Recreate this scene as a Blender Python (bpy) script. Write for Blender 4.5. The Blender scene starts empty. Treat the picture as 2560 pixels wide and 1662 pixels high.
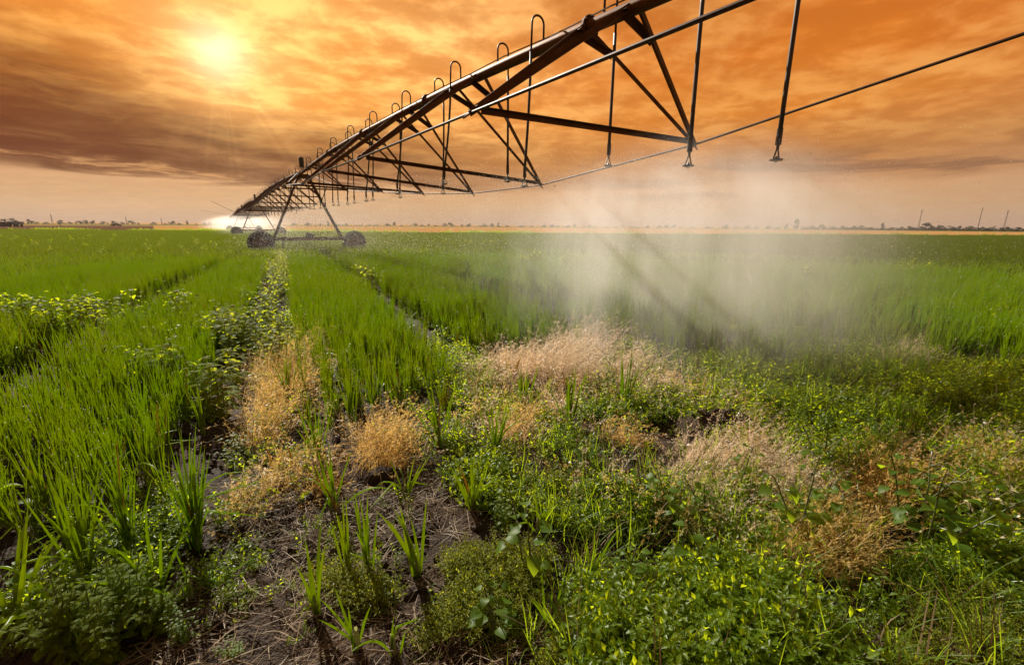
import bpy, math, random
import numpy as np
from mathutils import Vector, Matrix

SC = bpy.context.scene
COL = SC.collection
rng = np.random.default_rng(11)
random.seed(5)
R = math.radians
FPX, PITCH, ROLL, CAMH = 1100.0, R(13.66), R(.413), 1.6      # camera solved from the photograph

# ------------------------------------------------------------------ camera
cam = bpy.data.cameras.new('camera')
cam_o = bpy.data.objects.new('camera', cam)
COL.objects.link(cam_o)
cam.sensor_width = 36
cam.lens = FPX / 2560 * 36
cam.clip_start = .05
cam.clip_end = 20000
cam_o.matrix_world = Matrix.Translation((0, 0, CAMH)) @ Matrix.Rotation(R(90) - PITCH, 4, 'X') @ Matrix.Rotation(ROLL, 4, 'Z')
SC.camera = cam_o

# ------------------------------------------------------------------ render settings
SC.view_settings.view_transform = 'Standard'
SC.view_settings.look = 'None'
SC.view_settings.exposure = 0.85
SC.view_settings.gamma = 1
SC.view_settings.use_curve_mapping = False
cy = SC.cycles
cy.max_bounces = 6
cy.diffuse_bounces = 3
cy.glossy_bounces = 2
cy.transmission_bounces = 4
cy.transparent_max_bounces = 8
cy.volume_bounces = 3
cy.volume_step_rate = 1.0
cy.volume_max_steps = 64
cy.sample_clamp_indirect = 6
cy.use_denoising = True
cy.sample_clamp_direct = 12
cy.caustics_reflective = False
cy.caustics_refractive = False

SUN_AZ, SUN_EL = -31.0, 16.0         # the bright veiled sun in the clouds
LIGHT_AZ, LIGHT_EL = -34.0, 33.0     # where the shadows say the light comes from


def lin(r, g, b):
    f = lambda c: (c / 255 / 12.92) if c <= 10.3 else ((c / 255 + .055) / 1.055) ** 2.4
    return (f(r), f(g), f(b), 1)


class NT:
    """small helper to write node maths"""
    def __init__(s, tree):
        s.t = tree
        s.n = tree.nodes
        s.l = tree.links

    def node(s, kind, **kw):
        n = s.n.new(kind)
        for k, v in kw.items():
            setattr(n, k, v)
        return n

    def put(s, sock, v):
        if isinstance(v, bpy.types.NodeSocket):
            s.l.new(v, sock)
        elif v is not None:
            sock.default_value = v

    def m(s, op, a, b=None, c=None, clamp=False):
        n = s.node('ShaderNodeMath', operation=op, use_clamp=clamp)
        s.put(n.inputs[0], a)
        s.put(n.inputs[1], b)
        if c is not None:
            s.put(n.inputs[2], c)
        return n.outputs[0]

    def v(s, op, a, b=None):
        n = s.node('ShaderNodeVectorMath', operation=op)
        s.put(n.inputs[0], a)
        if b is not None:
            s.put(n.inputs[1], b)
        return n.outputs['Value'] if op in ('DOT_PRODUCT', 'LENGTH') else n.outputs[0]

    def mix(s, fac, a, b, blend='MIX', clampf=True):
        n = s.node('ShaderNodeMix', data_type='RGBA', blend_type=blend)
        n.clamp_factor = clampf
        s.put(n.inputs[0], fac)
        s.put(n.inputs[6], a)
        s.put(n.inputs[7], b)
        return n.outputs[2]

    def ss(s, x, lo, hi, a=0.0, b=1.0):
        n = s.node('ShaderNodeMapRange', interpolation_type='SMOOTHSTEP')
        s.put(n.inputs[0], x)
        n.inputs[1].default_value = lo
        n.inputs[2].default_value = hi
        n.inputs[3].default_value = a
        n.inputs[4].default_value = b
        return n.outputs[0]

    def ramp(s, fac, stops, interp='EASE'):
        n = s.node('ShaderNodeValToRGB')
        n.color_ramp.interpolation = interp
        el = n.color_ramp.elements
        el[0].position, el[0].color = stops[0]
        el[1].position, el[1].color = stops[1]
        for p, c in stops[2:]:
            e = el.new(p)
            e.color = c
        s.put(n.inputs[0], fac)
        return n.outputs[0]

    def noise(s, vec, scale, detail=4, rough=.55, dist=0.0):
        n = s.node('ShaderNodeTexNoise')
        s.put(n.inputs['Vector'], vec)
        n.inputs['Scale'].default_value = scale
        n.inputs['Detail'].default_value = detail
        n.inputs['Roughness'].default_value = rough
        n.inputs['Distortion'].default_value = dist
        return n.outputs['Fac']

    def comb(s, x, y, z):
        n = s.node('ShaderNodeCombineXYZ')
        s.put(n.inputs[0], x)
        s.put(n.inputs[1], y)
        s.put(n.inputs[2], z)
        return n.outputs[0]

    def gauss(s, x, mu, sg):
        d = s.m('DIVIDE', s.m('SUBTRACT', x, mu), sg)
        return s.m('EXPONENT', s.m('MULTIPLY', s.m('MULTIPLY', d, d), -1.0))


# ------------------------------------------------------------------ sky
def make_world():
    w = bpy.data.worlds.new('World')
    SC.world = w
    w.use_nodes = True
    w.node_tree.nodes.clear()
    N = NT(w.node_tree)
    tc = N.node('ShaderNodeTexCoord')
    d = tc.outputs['Generated']
    sep = N.node('ShaderNodeSeparateXYZ')
    N.l.new(d, sep.inputs[0])
    X, Y, Z = sep.outputs
    deg = 180 / math.pi
    e = N.m('MULTIPLY', N.m('ARCSINE', Z), deg)
    a = N.m('MULTIPLY', N.m('ARCTAN2', X, Y), deg)
    sd = (math.sin(R(SUN_AZ)) * math.cos(R(SUN_EL)), math.cos(R(SUN_AZ)) * math.cos(R(SUN_EL)), math.sin(R(SUN_EL)))
    ang = N.m('MULTIPLY', N.m('ARCCOSINE', N.m('MINIMUM', N.v('DOT_PRODUCT', d, sd), .999999)), deg)
    # cloud layer coordinates: the view ray met with a flat layer overhead
    den = N.m('ADD', N.m('MAXIMUM', Z, 0.0), .10)
    cp = N.comb(N.m('DIVIDE', X, den), N.m('DIVIDE', Y, den), 0.0)
    n1 = N.noise(cp, 1.9, 9, .60, .25)
    n2 = N.noise(N.v('ADD', cp, (7.3, 2.1, 0)), 4.6, 9, .60, .2)
    n4 = N.noise(N.comb(N.m('MULTIPLY', a, .17), N.m('MULTIPLY', e, 1.0), 4.2), 1.0, 8, .62, .4)
    st = N.comb(N.m('MULTIPLY', a, .055), N.m('MULTIPLY', e, .42), 1.7)
    n3 = N.noise(st, 1.0, 7, .6, .6)                      # layered streaks low over the horizon
    ew = N.m('ADD', e, N.m('MULTIPLY', N.m('SUBTRACT', n3, .5), 3.0))
    f = N.m('DIVIDE', N.m('MAXIMUM', ew, 0.0), 90.0)
    base = N.ramp(f, [(0, lin(192, 158, 132)), (2 / 90, lin(204, 162, 120)), (4.5 / 90, lin(214, 160, 112)), (8 / 90, lin(222, 148, 78)),
                      (12 / 90, lin(232, 138, 50)), (17 / 90, lin(226, 124, 34)), (24 / 90, lin(210, 116, 40)), (36 / 90, lin(140, 106, 84)),
                      (60 / 90, lin(104, 104, 112)), (1, lin(84, 94, 112))], 'LINEAR')
    # away from the sun the cloud cover loses its orange
    away = N.ss(ang, 60, 130)
    base = N.mix(N.m('MULTIPLY', away, .75), base, lin(120, 112, 112))
    # light and dark clouds
    cl = N.ss(N.m('ADD', N.m('MULTIPLY', n1, .6), N.m('MULTIPLY', n2, .4)), .42, .62)
    det = N.ss(N.m('ADD', N.m('MULTIPLY', n2, .65), N.m('MULTIPLY', n1, .35)), .42, .60)
    base = N.mix(N.m('MULTIPLY', N.m('MULTIPLY', cl, N.ss(e, 4, 12)), .45), base, N.mix(.65, base, lin(255, 205, 120)))
    shade = N.m('MULTIPLY', N.m('SUBTRACT', 1.0, det), N.m('MULTIPLY', N.ss(e, 3, 11, .12, .50), N.ss(a, -24, 12, 1.0, .62)))
    shade = N.m('MULTIPLY', shade, N.ss(ang, 5, 26, .35, 1.0))
    base = N.mix(shade, base, N.mix(.8, base, lin(138, 78, 30)))
    # the veiled sun
    tex = N.m('ADD', .62, N.m('MULTIPLY', det, .50))
    low = N.ss(e, 5, 15, .25, 1.0)
    wide = N.m('MULTIPLY', N.m('MULTIPLY', N.gauss(ang, 0, 21.0), tex), low)
    up = N.m('MULTIPLY', N.m('MULTIPLY', N.m('MULTIPLY', N.gauss(a, -14, 20.0), N.gauss(e, 20, 10.0)), tex), N.ss(n1, .3, .65, .5, 1.1))
    # streaming rays below the sun
    dx = N.m('SUBTRACT', a, SUN_AZ)
    dy = N.m('SUBTRACT', e, SUN_EL)
    th = N.m('ARCTAN2', dx, dy)
    ray = N.noise(N.comb(N.m('MULTIPLY', th, 1.5), 0.0, 0.0), 1.5, 3, .6)
    ray = N.m('MULTIPLY', N.m('MULTIPLY', N.ss(ray, .45, .68), N.gauss(ang, 6, 6.0)), N.ss(dy, -1.5, -5))

    def add(c, amt, col):
        return N.mix(amt, c, col, 'ADD', False)
    base = add(base, N.m('MULTIPLY', wide, .30), (1, .56, .10, 1))
    base = add(base, N.m('MULTIPLY', up, .46), (1, .70, .27, 1))
    # dark bank of cloud low down, thickest on the left
    edge = N.m('MULTIPLY', N.m('SUBTRACT', n3, .5), 6.0)
    eb = N.m('ADD', e, edge)
    bank = N.m('MULTIPLY', N.ss(eb, 3.6, 4.7), N.ss(eb, 7.0, 12.5, 1.0, 0.0))
    bank = N.m('MULTIPLY', bank, N.m('MULTIPLY', N.ss(a, -22, 8, 1.0, .30), N.ss(a, -110, -80)))
    base = N.mix(N.m('MULTIPLY', bank, N.ss(n4, .32, .62, .92, .66)), base, lin(108, 56, 20))
    lb = N.m('MULTIPLY', N.m('MULTIPLY', N.ss(N.m('ADD', a, N.m('MULTIPLY', edge, .6)), -45, -27, 1.0, 0.0), N.ss(a, -110, -80)),
             N.m('MULTIPLY', N.ss(eb, 3.8, 6), N.ss(eb, 10, 18, 1.0, 0.0)))
    base = N.mix(N.m('MULTIPLY', lb, N.ss(n4, .32, .66, .92, .72)), base, lin(106, 46, 8))
    rb = N.m('MULTIPLY', N.m('MULTIPLY', N.ss(a, 0, 24), N.ss(a, 75, 110, 1.0, 0.0)), N.m('MULTIPLY', N.ss(n3, .47, .62), N.gauss(e, 5.5, 2.6)))
    base = N.mix(N.m('MULTIPLY', rb, .62), base, lin(118, 84, 66))
    # thin lit rims in the bank
    rim = N.m('MULTIPLY', N.m('MULTIPLY', N.ss(n4, .52, .66), N.gauss(e, 4.6, 1.7)), N.ss(a, -8, -25))
    base = N.mix(N.m('MULTIPLY', rim, .75), base, lin(228, 166, 104))
    base = add(base, N.m('MULTIPLY', ray, .14), (1, .62, .22, 1))
    base = add(base, N.m('MULTIPLY', N.m('MULTIPLY', N.gauss(ang, 0, 6.0), N.m('ADD', .5, N.m('MULTIPLY', tex, .5))), .30), (1, .84, .42, 1))
    base = add(base, N.m('MULTIPLY', N.gauss(ang, 0, 2.3), .50), (1, .98, .80, 1))
    sky = N.node('ShaderNodeTexSky', sky_type='NISHITA')
    sky.sun_disc = False
    sky.sun_elevation = R(LIGHT_EL)
    sky.sun_rotation = R(LIGHT_AZ)
    b1 = N.node('ShaderNodeBackground')
    N.l.new(sky.outputs[0], b1.inputs[0])
    b1.inputs[1].default_value = .07
    b2 = N.node('ShaderNodeBackground')
    N.l.new(base, b2.inputs[0])
    b2.inputs[1].default_value = .565
    mx = N.node('ShaderNodeMixShader')
    N.put(mx.inputs[0], N.ss(e, 24, 60, 1.0, .72))
    N.l.new(b1.outputs[0], mx.inputs[1])
    N.l.new(b2.outputs[0], mx.inputs[2])
    out = N.node('ShaderNodeOutputWorld')
    N.l.new(mx.outputs[0], out.inputs[0])
    w.cycles.sampling_method = 'MANUAL'
    w.cycles.sample_map_resolution = 512


make_world()
sun = bpy.data.lights.new('sun', 'SUN')
sun.energy = 5.0
sun.angle = R(.6)
sun.color = (1, .93, .80)
sun_o = bpy.data.objects.new('sun', sun)
COL.objects.link(sun_o)
sv = Vector((math.sin(R(LIGHT_AZ)) * math.cos(R(LIGHT_EL)), math.cos(R(LIGHT_AZ)) * math.cos(R(LIGHT_EL)), math.sin(R(LIGHT_EL))))
sun_o.rotation_euler = sv.to_track_quat('Z', 'Y').to_euler()
sun_o.location = sv * 60


# ------------------------------------------------------------------ helpers
def ray(px, py):
    u, v = px - 1280, py - 831
    c, s = math.cos(ROLL), math.sin(ROLL)
    u, v = c * u + s * v, -s * u + c * v
    return np.array([u, FPX * math.cos(PITCH) - v * math.sin(PITCH), -v * math.cos(PITCH) - FPX * math.sin(PITCH)])


def G(px, py, z=0.0):
    """ground point that the photograph shows at a pixel"""
    d = ray(px, py)
    k = (z - CAMH) / d[2]
    return np.array([d[0] * k, d[1] * k, z])


def far(px, dist):
    d = ray(px, 560)
    k = dist / math.hypot(d[0], d[1])
    return d[0] * k, d[1] * k


def tag(o, label=None, cat=None, group=None, kind=None):
    if label:
        o['label'] = label
    if cat:
        o['category'] = cat
    if group:
        o['group'] = group
    if kind:
        o['kind'] = kind
    return o


def empty(name, loc, rz=0.0):
    o = bpy.data.objects.new(name, None)
    o.empty_display_size = .3
    COL.objects.link(o)
    o.location = loc
    o.rotation_euler = (0, 0, rz)
    return o


class MB:
    """collects vertices and faces for one mesh"""
    def __init__(s):
        s.v = []
        s.f = []
        s.mi = []

    def add(s, vs, fs, mi=0):
        b = len(s.v)
        s.v.extend([tuple(map(float, p)) for p in vs])
        s.f.extend([tuple(b + i for i in f) for f in fs])
        s.mi.extend([mi] * len(fs))

    def mesh(s, name, mats, smooth=False):
        me = bpy.data.meshes.new(name)
        me.from_pydata(s.v, [], s.f)
        for m in (mats if isinstance(mats, (list, tuple)) else [mats]):
            me.materials.append(m)
        me.polygons.foreach_set('material_index', s.mi)
        if smooth:
            me.polygons.foreach_set('use_smooth', [True] * len(s.f))
        me.update()
        return me

    def build(s, name, mats, parent=None, smooth=False, link=True):
        return put(name, s.mesh(name, mats, smooth), parent, link)

    # --- shapes
    def tube(s, p, q, r, r2=None, n=8, caps=True, mi=0):
        p, q = np.array(p, float), np.array(q, float)
        r2 = r if r2 is None else r2
        d = q - p
        d /= np.linalg.norm(d)
        u = np.cross(d, [0, 0, 1.0] if abs(d[2]) < .95 else [1.0, 0, 0])
        u /= np.linalg.norm(u)
        w = np.cross(d, u)
        an = np.arange(n) * 2 * math.pi / n
        ring = lambda c, rr: [c + rr * (math.cos(t) * u + math.sin(t) * w) for t in an]
        vs = ring(p, r) + ring(q, r2)
        fs = [(i, (i + 1) % n, n + (i + 1) % n, n + i) for i in range(n)]
        if caps:
            fs += [tuple(range(n))[::-1], tuple(range(n, 2 * n))]
        s.add(vs, fs, mi)

    def path(s, pts, rad, n=6, mi=0, caps=True):
        pts = [np.array(p, float) for p in pts]
        rad = rad if hasattr(rad, '__len__') else [rad] * len(pts)
        vs, fs = [], []
        pu = None
        for i, p in enumerate(pts):
            d = pts[min(i + 1, len(pts) - 1)] - pts[max(i - 1, 0)]
            d /= (np.linalg.norm(d) + 1e-9)
            if pu is None:
                pu = np.cross(d, [0, 0, 1.0] if abs(d[2]) < .9 else [1.0, 0, 0])
            u = pu - d * np.dot(pu, d)
            u /= (np.linalg.norm(u) + 1e-9)
            pu = u
            w = np.cross(d, u)
            for k in range(n):
                t = 2 * math.pi * k / n
                vs.append(p + rad[i] * (math.cos(t) * u + math.sin(t) * w))
        for i in range(len(pts) - 1):
            for k in range(n):
                fs.append((i * n + k, i * n + (k + 1) % n, (i + 1) * n + (k + 1) % n, (i + 1) * n + k))
        if caps:
            fs += [tuple(range(n))[::-1], tuple(range((len(pts) - 1) * n, len(pts) * n))]
        s.add(vs, fs, mi)

    def box(s, c, sx, sy, sz, M=None, mi=0):
        vs = [np.array([x * sx / 2, y * sy / 2, z * sz / 2]) for x in (-1, 1) for y in (-1, 1) for z in (-1, 1)]
        if M is not None:
            vs = [np.array(M) @ v for v in vs]
        s.add([v + np.array(c) for v in vs], [(0, 1, 3, 2), (4, 6, 7, 5), (0, 4, 5, 1), (2, 3, 7, 6), (0, 2, 6, 4), (1, 5, 7, 3)], mi)

    def angle(s, p, q, leg, t=.007, flip=1):
        """an L-section steel bar from p to q"""
        p, q = np.array(p, float), np.array(q, float)
        d = q - p
        d /= np.linalg.norm(d)
        u = np.cross(d, [0, 0, 1.0] if abs(d[2]) < .97 else [1.0, 0, 0])
        u /= np.linalg.norm(u)
        w = np.cross(d, u) * flip
        prof = [(0, 0), (leg, 0), (leg, t), (t, t), (t, leg), (0, leg)]
        prof = [(a - leg * .4, b - leg * .4) for a, b in prof]
        vs = [c + a * u + b * w for c in (p, q) for a, b in prof]
        n = 6
        fs = [(i, (i + 1) % n, n + (i + 1) % n, n + i) for i in range(n)] + [(0, 1, 2, 3), (0, 3, 4, 5), (9, 8, 7, 6), (11, 10, 9, 6)]
        s.add(vs, fs)

    def ribbon(s, pts, wid, side, fold=0.0, up=None, mi=0):
        """leaf blade: 2 columns (fold=0) or 3 with a raised or sunken midrib"""
        n = len(pts)
        vs, fs = [], []
        for i in range(n):
            p = np.array(pts[i], float)
            h = wid[i] / 2
            if fold:
                vs += [p - side * h + up * fold * h, p, p + side * h + up * fold * h]
            else:
                vs += [p - side * h, p + side * h]
        k = 3 if fold else 2
        for i in range(n - 1):
            for j in range(k - 1):
                fs.append((i * k + j, i * k + j + 1, (i + 1) * k + j + 1, (i + 1) * k + j))
        s.add(vs, fs, mi)

    def octa(s, c, r, mi=0, st=1.0):
        c = np.array(c)
        vs = [c + r * np.array(p) * np.array([1, 1, st]) for p in ((1, 0, 0), (-1, 0, 0), (0, 1, 0), (0, -1, 0), (0, 0, 1), (0, 0, -1))]
        s.add(vs, [(0, 2, 4), (2, 1, 4), (1, 3, 4), (3, 0, 4), (2, 0, 5), (1, 2, 5), (3, 1, 5), (0, 3, 5)], mi)


def put(name, me, parent=None, link=True):
    o = bpy.data.objects.new(name, me)
    if link:
        COL.objects.link(o)
    if parent is not None:
        o.parent = parent
    return o


def copy_tree(o, parent=None):
    c = o.copy()
    COL.objects.link(c)
    c.parent = parent
    for ch in list(o.children):
        copy_tree(ch, c)
    return c


# value noise for terrain and layout
_H = np.random.default_rng(3).random((256, 256))


def vnoise(x, y):
    xi, yi = np.floor(x).astype(int), np.floor(y).astype(int)
    fx, fy = x - xi, y - yi
    fx, fy = fx * fx * (3 - 2 * fx), fy * fy * (3 - 2 * fy)
    h = lambda a, b: _H[a % 256, b % 256]
    return (h(xi, yi) * (1 - fx) + h(xi + 1, yi) * fx) * (1 - fy) + (h(xi, yi + 1) * (1 - fx) + h(xi + 1, yi + 1) * fx) * fy


def fbm(x, y, o=4):
    x, y = np.asarray(x, float), np.asarray(y, float)
    r, a, t = 0, 1.0, 0
    for i in range(o):
        r = r + a * vnoise(x * 2 ** i + 17.3 * i, y * 2 ** i - 9.1 * i)
        t += a
        a *= .5
    return r / t


# ------------------------------------------------------------------ materials
def newmat(name):
    m = bpy.data.materials.new(name)
    m.use_nodes = True
    m.node_tree.nodes.clear()
    N = NT(m.node_tree)
    return m, N, N.node('ShaderNodeOutputMaterial')


def leafmat(name, c1, c2, tcol, tfac=.5, rough=.32, spec=.5, nscale=9.0):
    m, N, out = newmat(name)
    oi = N.node('ShaderNodeObjectInfo')
    geo = N.node('ShaderNodeNewGeometry')
    nz = N.noise(geo.outputs['Position'], nscale, 2)
    big = N.noise(geo.outputs['Position'], .7, 3)
    fac = N.m('ADD', N.m('MULTIPLY', oi.outputs['Random'], .45), N.m('ADD', N.m('MULTIPLY', nz, .3), N.m('MULTIPLY', N.ss(big, .35, .65), .35)), clamp=True)
    col = N.mix(fac, (*c1, 1), (*c2, 1))
    tc = N.mix(fac, (*tcol, 1), (tcol[0] * 1.25, tcol[1] * 1.0, tcol[2], 1))
    p = N.node('ShaderNodeBsdfPrincipled')
    N.l.new(col, p.inputs['Base Color'])
    p.inputs['Roughness'].default_value = rough
    p.inputs['Specular IOR Level'].default_value = spec
    t = N.node('ShaderNodeBsdfTranslucent')
    N.l.new(tc, t.inputs[0])
    mx = N.node('ShaderNodeMixShader')
    mx.inputs[0].default_value = tfac
    N.l.new(p.outputs[0], mx.inputs[1])
    N.l.new(t.outputs[0], mx.inputs[2])
    N.l.new(mx.outputs[0], out.inputs[0])
    return m


def solid(name, c1, c2, rough=.6, metal=0.0, scale=8.0, bump=0.0, spec=.5):
    m, N, out = newmat(name)
    geo = N.node('ShaderNodeNewGeometry')
    n = N.noise(geo.outputs['Position'], scale, 5, .6)
    p = N.node('ShaderNodeBsdfPrincipled')
    N.l.new(N.mix(N.ss(n, .3, .7), (*c1, 1), (*c2, 1)), p.inputs['Base Color'])
    N.put(p.inputs['Roughness'], N.m('ADD', rough - .1, N.m('MULTIPLY', n, .2)))
    p.inputs['Metallic'].default_value = metal
    p.inputs['Specular IOR Level'].default_value = spec
    if bump:
        b = N.node('ShaderNodeBump')
        b.inputs['Strength'].default_value = bump
        b.inputs['Distance'].default_value = .02
        N.l.new(n, b.inputs['Height'])
        N.l.new(b.outputs[0], p.inputs['Normal'])
    N.l.new(p.outputs[0], out.inputs[0])
    return m


M_onion = leafmat('onion_leaf', (.055, .125, .008), (.10, .155, .010), (.46, .65, .012), .61, .36, .4)
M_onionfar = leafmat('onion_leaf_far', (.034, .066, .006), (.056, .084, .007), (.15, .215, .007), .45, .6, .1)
M_pale = leafmat('onion_neck', (.25, .28, .12), (.3, .3, .16), (.4, .45, .15), .35, .4)
M_yellow = leafmat('yellowed_leaf', (.34, .25, .07), (.32, .21, .05), (.60, .45, .09), .42, .45, .3)
M_broad = leafmat('broad_leaf', (.045, .10, .008), (.075, .13, .010), (.36, .54, .014), .52, .48, .22)
M_feather = leafmat('feathery_leaf', (.10, .16, .008), (.15, .19, .010), (.54, .66, .018), .6, .65, .08)
M_mat = leafmat('mat_leaf', (.065, .135, .006), (.10, .16, .008), (.52, .70, .012), .58, .42, .3)
M_lime = leafmat('lime_leaf', (.09, .145, .005), (.13, .17, .006), (.44, .58, .010), .58, .6, .12)
M_moss = leafmat('pale_sprig', (.13, .17, .012), (.19, .21, .02), (.58, .66, .03), .58, .5, .25)
M_stem = leafmat('green_stem', (.07, .11, .03), (.12, .13, .05), (.2, .25, .05), .25, .4)
M_dry = leafmat('dry_grass', (.42, .30, .10), (.50, .37, .13), (.76, .56, .17), .45, .45, .35)
M_drypink = leafmat('dry_grass_pale', (.50, .43, .28), (.60, .52, .36), (.78, .68, .46), .42, .36, .5)
M_straw = leafmat('straw', (.11, .075, .042), (.24, .165, .09), (.2, .14, .07), .15, .6, .25)
M_steel = solid('weathered_steel', (.085, .032, .007), (.14, .055, .013), .62, .55, 6, .1, .12)
M_rod = solid('truss_rod_steel', (.04, .018, .008), (.07, .032, .013), .55, .35, 10, 0, .25)
M_hose = solid('black_hose', (.018, .013, .01), (.03, .02, .014), .45, 0, 20)
M_rubber = solid('muddy_tyre', (.03, .022, .018), (.075, .05, .035), .85, 0, 9, .4, .2)
M_box = solid('dark_box', (.03, .02, .015), (.05, .035, .02), .5, .1)


def drop_mat():
    m, N, out = newmat('water_drop')
    g = N.node('ShaderNodeBsdfGlossy')
    g.inputs['Roughness'].default_value = .5
    g.inputs[0].default_value = (1, .97, .92, 1)
    t = N.node('ShaderNodeBsdfTranslucent')
    t.inputs[0].default_value = (.8, .78, .74, 1)
    mx = N.node('ShaderNodeMixShader')
    mx.inputs[0].default_value = .85
    N.l.new(g.outputs[0], mx.inputs[1])
    N.l.new(t.outputs[0], mx.inputs[2])
    N.l.new(mx.outputs[0], out.inputs[0])
    return m


M_drop = drop_mat()


# ------------------------------------------------------------------ row frame of the crop
RAZ = R(-26.5)
cr, sr = math.cos(RAZ), math.sin(RAZ)
PITCHB, GAP0 = 2.04, -.42          # bed pitch and the position of the weedy path


def ct(x, y):
    return x * cr - y * sr, x * sr + y * cr


def xy(c, t):
    return c * cr + t * sr, -c * sr + t * cr


def gapd(c):
    """distance to the nearest furrow between beds"""
    k = (np.asarray(c) - GAP0) / PITCHB
    return np.abs(k - np.round(k)) * PITCHB


def gw(c, t):
    """half width of the furrow nearest to c: the path is widest"""
    k = np.round((np.asarray(c) - GAP0) / PITCHB)
    return np.where(k == 0, .27, np.where(k == -1, .24, np.where(k == 1, .19, .14)))


def edge_t():
    pts = [(-900, 1560), (-300, 1540), (0, 1500), (200, 1450), (420, 1350), (560, 1270), (720, 1130), (1000, 1060), (1130, 1030),
           (1190, 905), (1500, 890), (1750, 860), (2050, 860), (2300, 890), (2560, 935), (3000, 980), (3600, 1000)]
    w = [G(*p) for p in pts]
    q = sorted([ct(p[0], p[1]) for p in w])
    return np.array([a for a, b in q]), np.array([b for a, b in q])


EC, ET = edge_t()


def tmin(c):
    return np.interp(c, EC, ET)


def inpoly(x, y, poly):
    x, y = np.asarray(x), np.asarray(y)
    r = np.zeros(x.shape, bool)
    n = len(poly)
    for i in range(n):
        x1, y1 = poly[i][:2]
        x2, y2 = poly[(i + 1) % n][:2]
        if y1 == y2:
            continue
        c = ((y1 > y) != (y2 > y)) & (x < (x2 - x1) * (y - y1) / (y2 - y1) + x1)
        r ^= c
    return r


def gpoly(pts):
    return [G(*p) for p in pts]


# ------------------------------------------------------------------ ground
FAR_EDGE = 112.0


def hgt(x, y):
    x, y = np.asarray(x, float), np.asarray(y, float)
    r = np.hypot(x, y)
    fade = np.clip(1.3 - r / 30, 0, 1)
    h = (fbm(x * 1.1, y * 1.1, 3) - .5) * .10 + (fbm(x * 5, y * 5, 3) - .5) * .10 + (fbm(x * 15 + 3, y * 15, 3) - .5) * .045
    c, t = ct(x, y)
    infield = np.clip((t - tmin(c)) / .8, 0, 1)
    h = h * fade - .06 * np.exp(-(gapd(c) / .16) ** 2) * infield * fade
    q = np.clip((r - 9) / 22, 0, 1)
    return h - .28 * q * q * (3 - 2 * q)            # the field falls away a little


def ground():
    th = np.concatenate([np.linspace(-62, 62, 420), np.linspace(64, 296, 70)])
    th = np.radians(th)
    rr = [.0]
    r = .35
    while r < 9000:
        rr.append(r)
        r *= 1.0 + (.013 if r < 8 else .03 if r < 60 else .12)
    rr = np.array(rr[1:])
    A, B = np.meshgrid(th, rr)
    x, y = B * np.sin(A), B * np.cos(A)
    z = hgt(x, y)
    nT, nR = len(th), len(rr)
    vs = np.stack([x.ravel(), y.ravel(), z.ravel()], 1)
    i = np.arange(nR - 1)[:, None] * nT
    j = np.arange(nT)[None, :]
    j2 = (j + 1) % nT
    f = np.stack([(i + j).ravel(), (i + j2).ravel(), (i + nT + j2).ravel(), (i + nT + j).ravel()], 1)[:, ::-1]
    vs = np.vstack([vs, [[0, 0, 0]]])
    c = len(vs) - 1
    me = bpy.data.meshes.new('ground')
    tri = [(int(c), int((k + 1) % nT), int(k)) for k in range(nT)]
    me.from_pydata(vs.tolist(), [], f.tolist() + tri)
    me.polygons.foreach_set('use_smooth', [True] * len(me.polygons))
    m, N, out = newmat('soil')
    geo = N.node('ShaderNodeNewGeometry')
    P = geo.outputs['Position']
    n1 = N.noise(P, 2.2, 6, .62)
    n2 = N.noise(P, 26, 5, .65)
    n3 = N.noise(P, .25, 3)
    col = N.mix(N.ss(n1, .3, .7), (.028, .017, .011, 1), (.082, .050, .030, 1))
    col = N.mix(N.m('MULTIPLY', N.ss(n2, .45, .75), .6), col, (.10, .074, .056, 1))
    dist = N.v('LENGTH', P)
    green = N.m('MULTIPLY', N.ss(dist, 14, 40), N.ss(dist, 86, 95, 1.0, 0.0))
    col = N.mix(green, col, (.03, .042, .008, 1))
    col = N.mix(N.ss(dist, 86, 99), col, N.mix(N.ss(n3, .35, .65), (.38, .19, .065, 1), (.31, .18, .06, 1)))
    p = N.node('ShaderNodeBsdfPrincipled')
    N.l.new(col, p.inputs['Base Color'])
    N.put(p.inputs['Roughness'], N.ss(n1, .35, .65, .72, .96))
    N.put(p.inputs['Specular IOR Level'], N.ss(dist, 3, 14, .2, 0.0))
    b = N.node('ShaderNodeBump')
    b.inputs['Strength'].default_value = 1.0
    b.inputs['Distance'].default_value = .05
    N.put(b.inputs['Height'], N.m('ADD', N.m('MULTIPLY', n2, .6), N.noise(P, 75, 3)))
    N.l.new(b.outputs[0], p.inputs['Normal'])
    N.l.new(p.outputs[0], out.inputs[0])
    me.materials.append(m)
    o = put('ground', me)
    tag(o, kind='structure', label='dark crumbly soil running out to the horizon under the crop')


ground()


def sheet(name, poly, z, mat, label):
    mb = MB()
    n = len(poly)
    mb.add([(p[0], p[1], z - .28) for p in poly], [tuple(range(n))])
    o = mb.build(name, mat)
    return tag(o, kind='structure', label=label)


def stripmat(name, c1, c2, sc):
    m, N, out = newmat(name)
    geo = N.node('ShaderNodeNewGeometry')
    mp = N.node('ShaderNodeMapping')
    N.l.new(geo.outputs['Position'], mp.inputs[0])
    mp.inputs['Scale'].default_value = (.25, 1, 1)
    n = N.noise(mp.outputs[0], sc, 6, .65)
    p = N.node('ShaderNodeBsdfPrincipled')
    N.l.new(N.mix(N.ss(n, .35, .65), (*c1, 1), (*c2, 1)), p.inputs['Base Color'])
    p.inputs['Roughness'].default_value = 1
    p.inputs['Specular IOR Level'].default_value = 0
    N.l.new(p.outputs[0], out.inputs[0])
    return m


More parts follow.
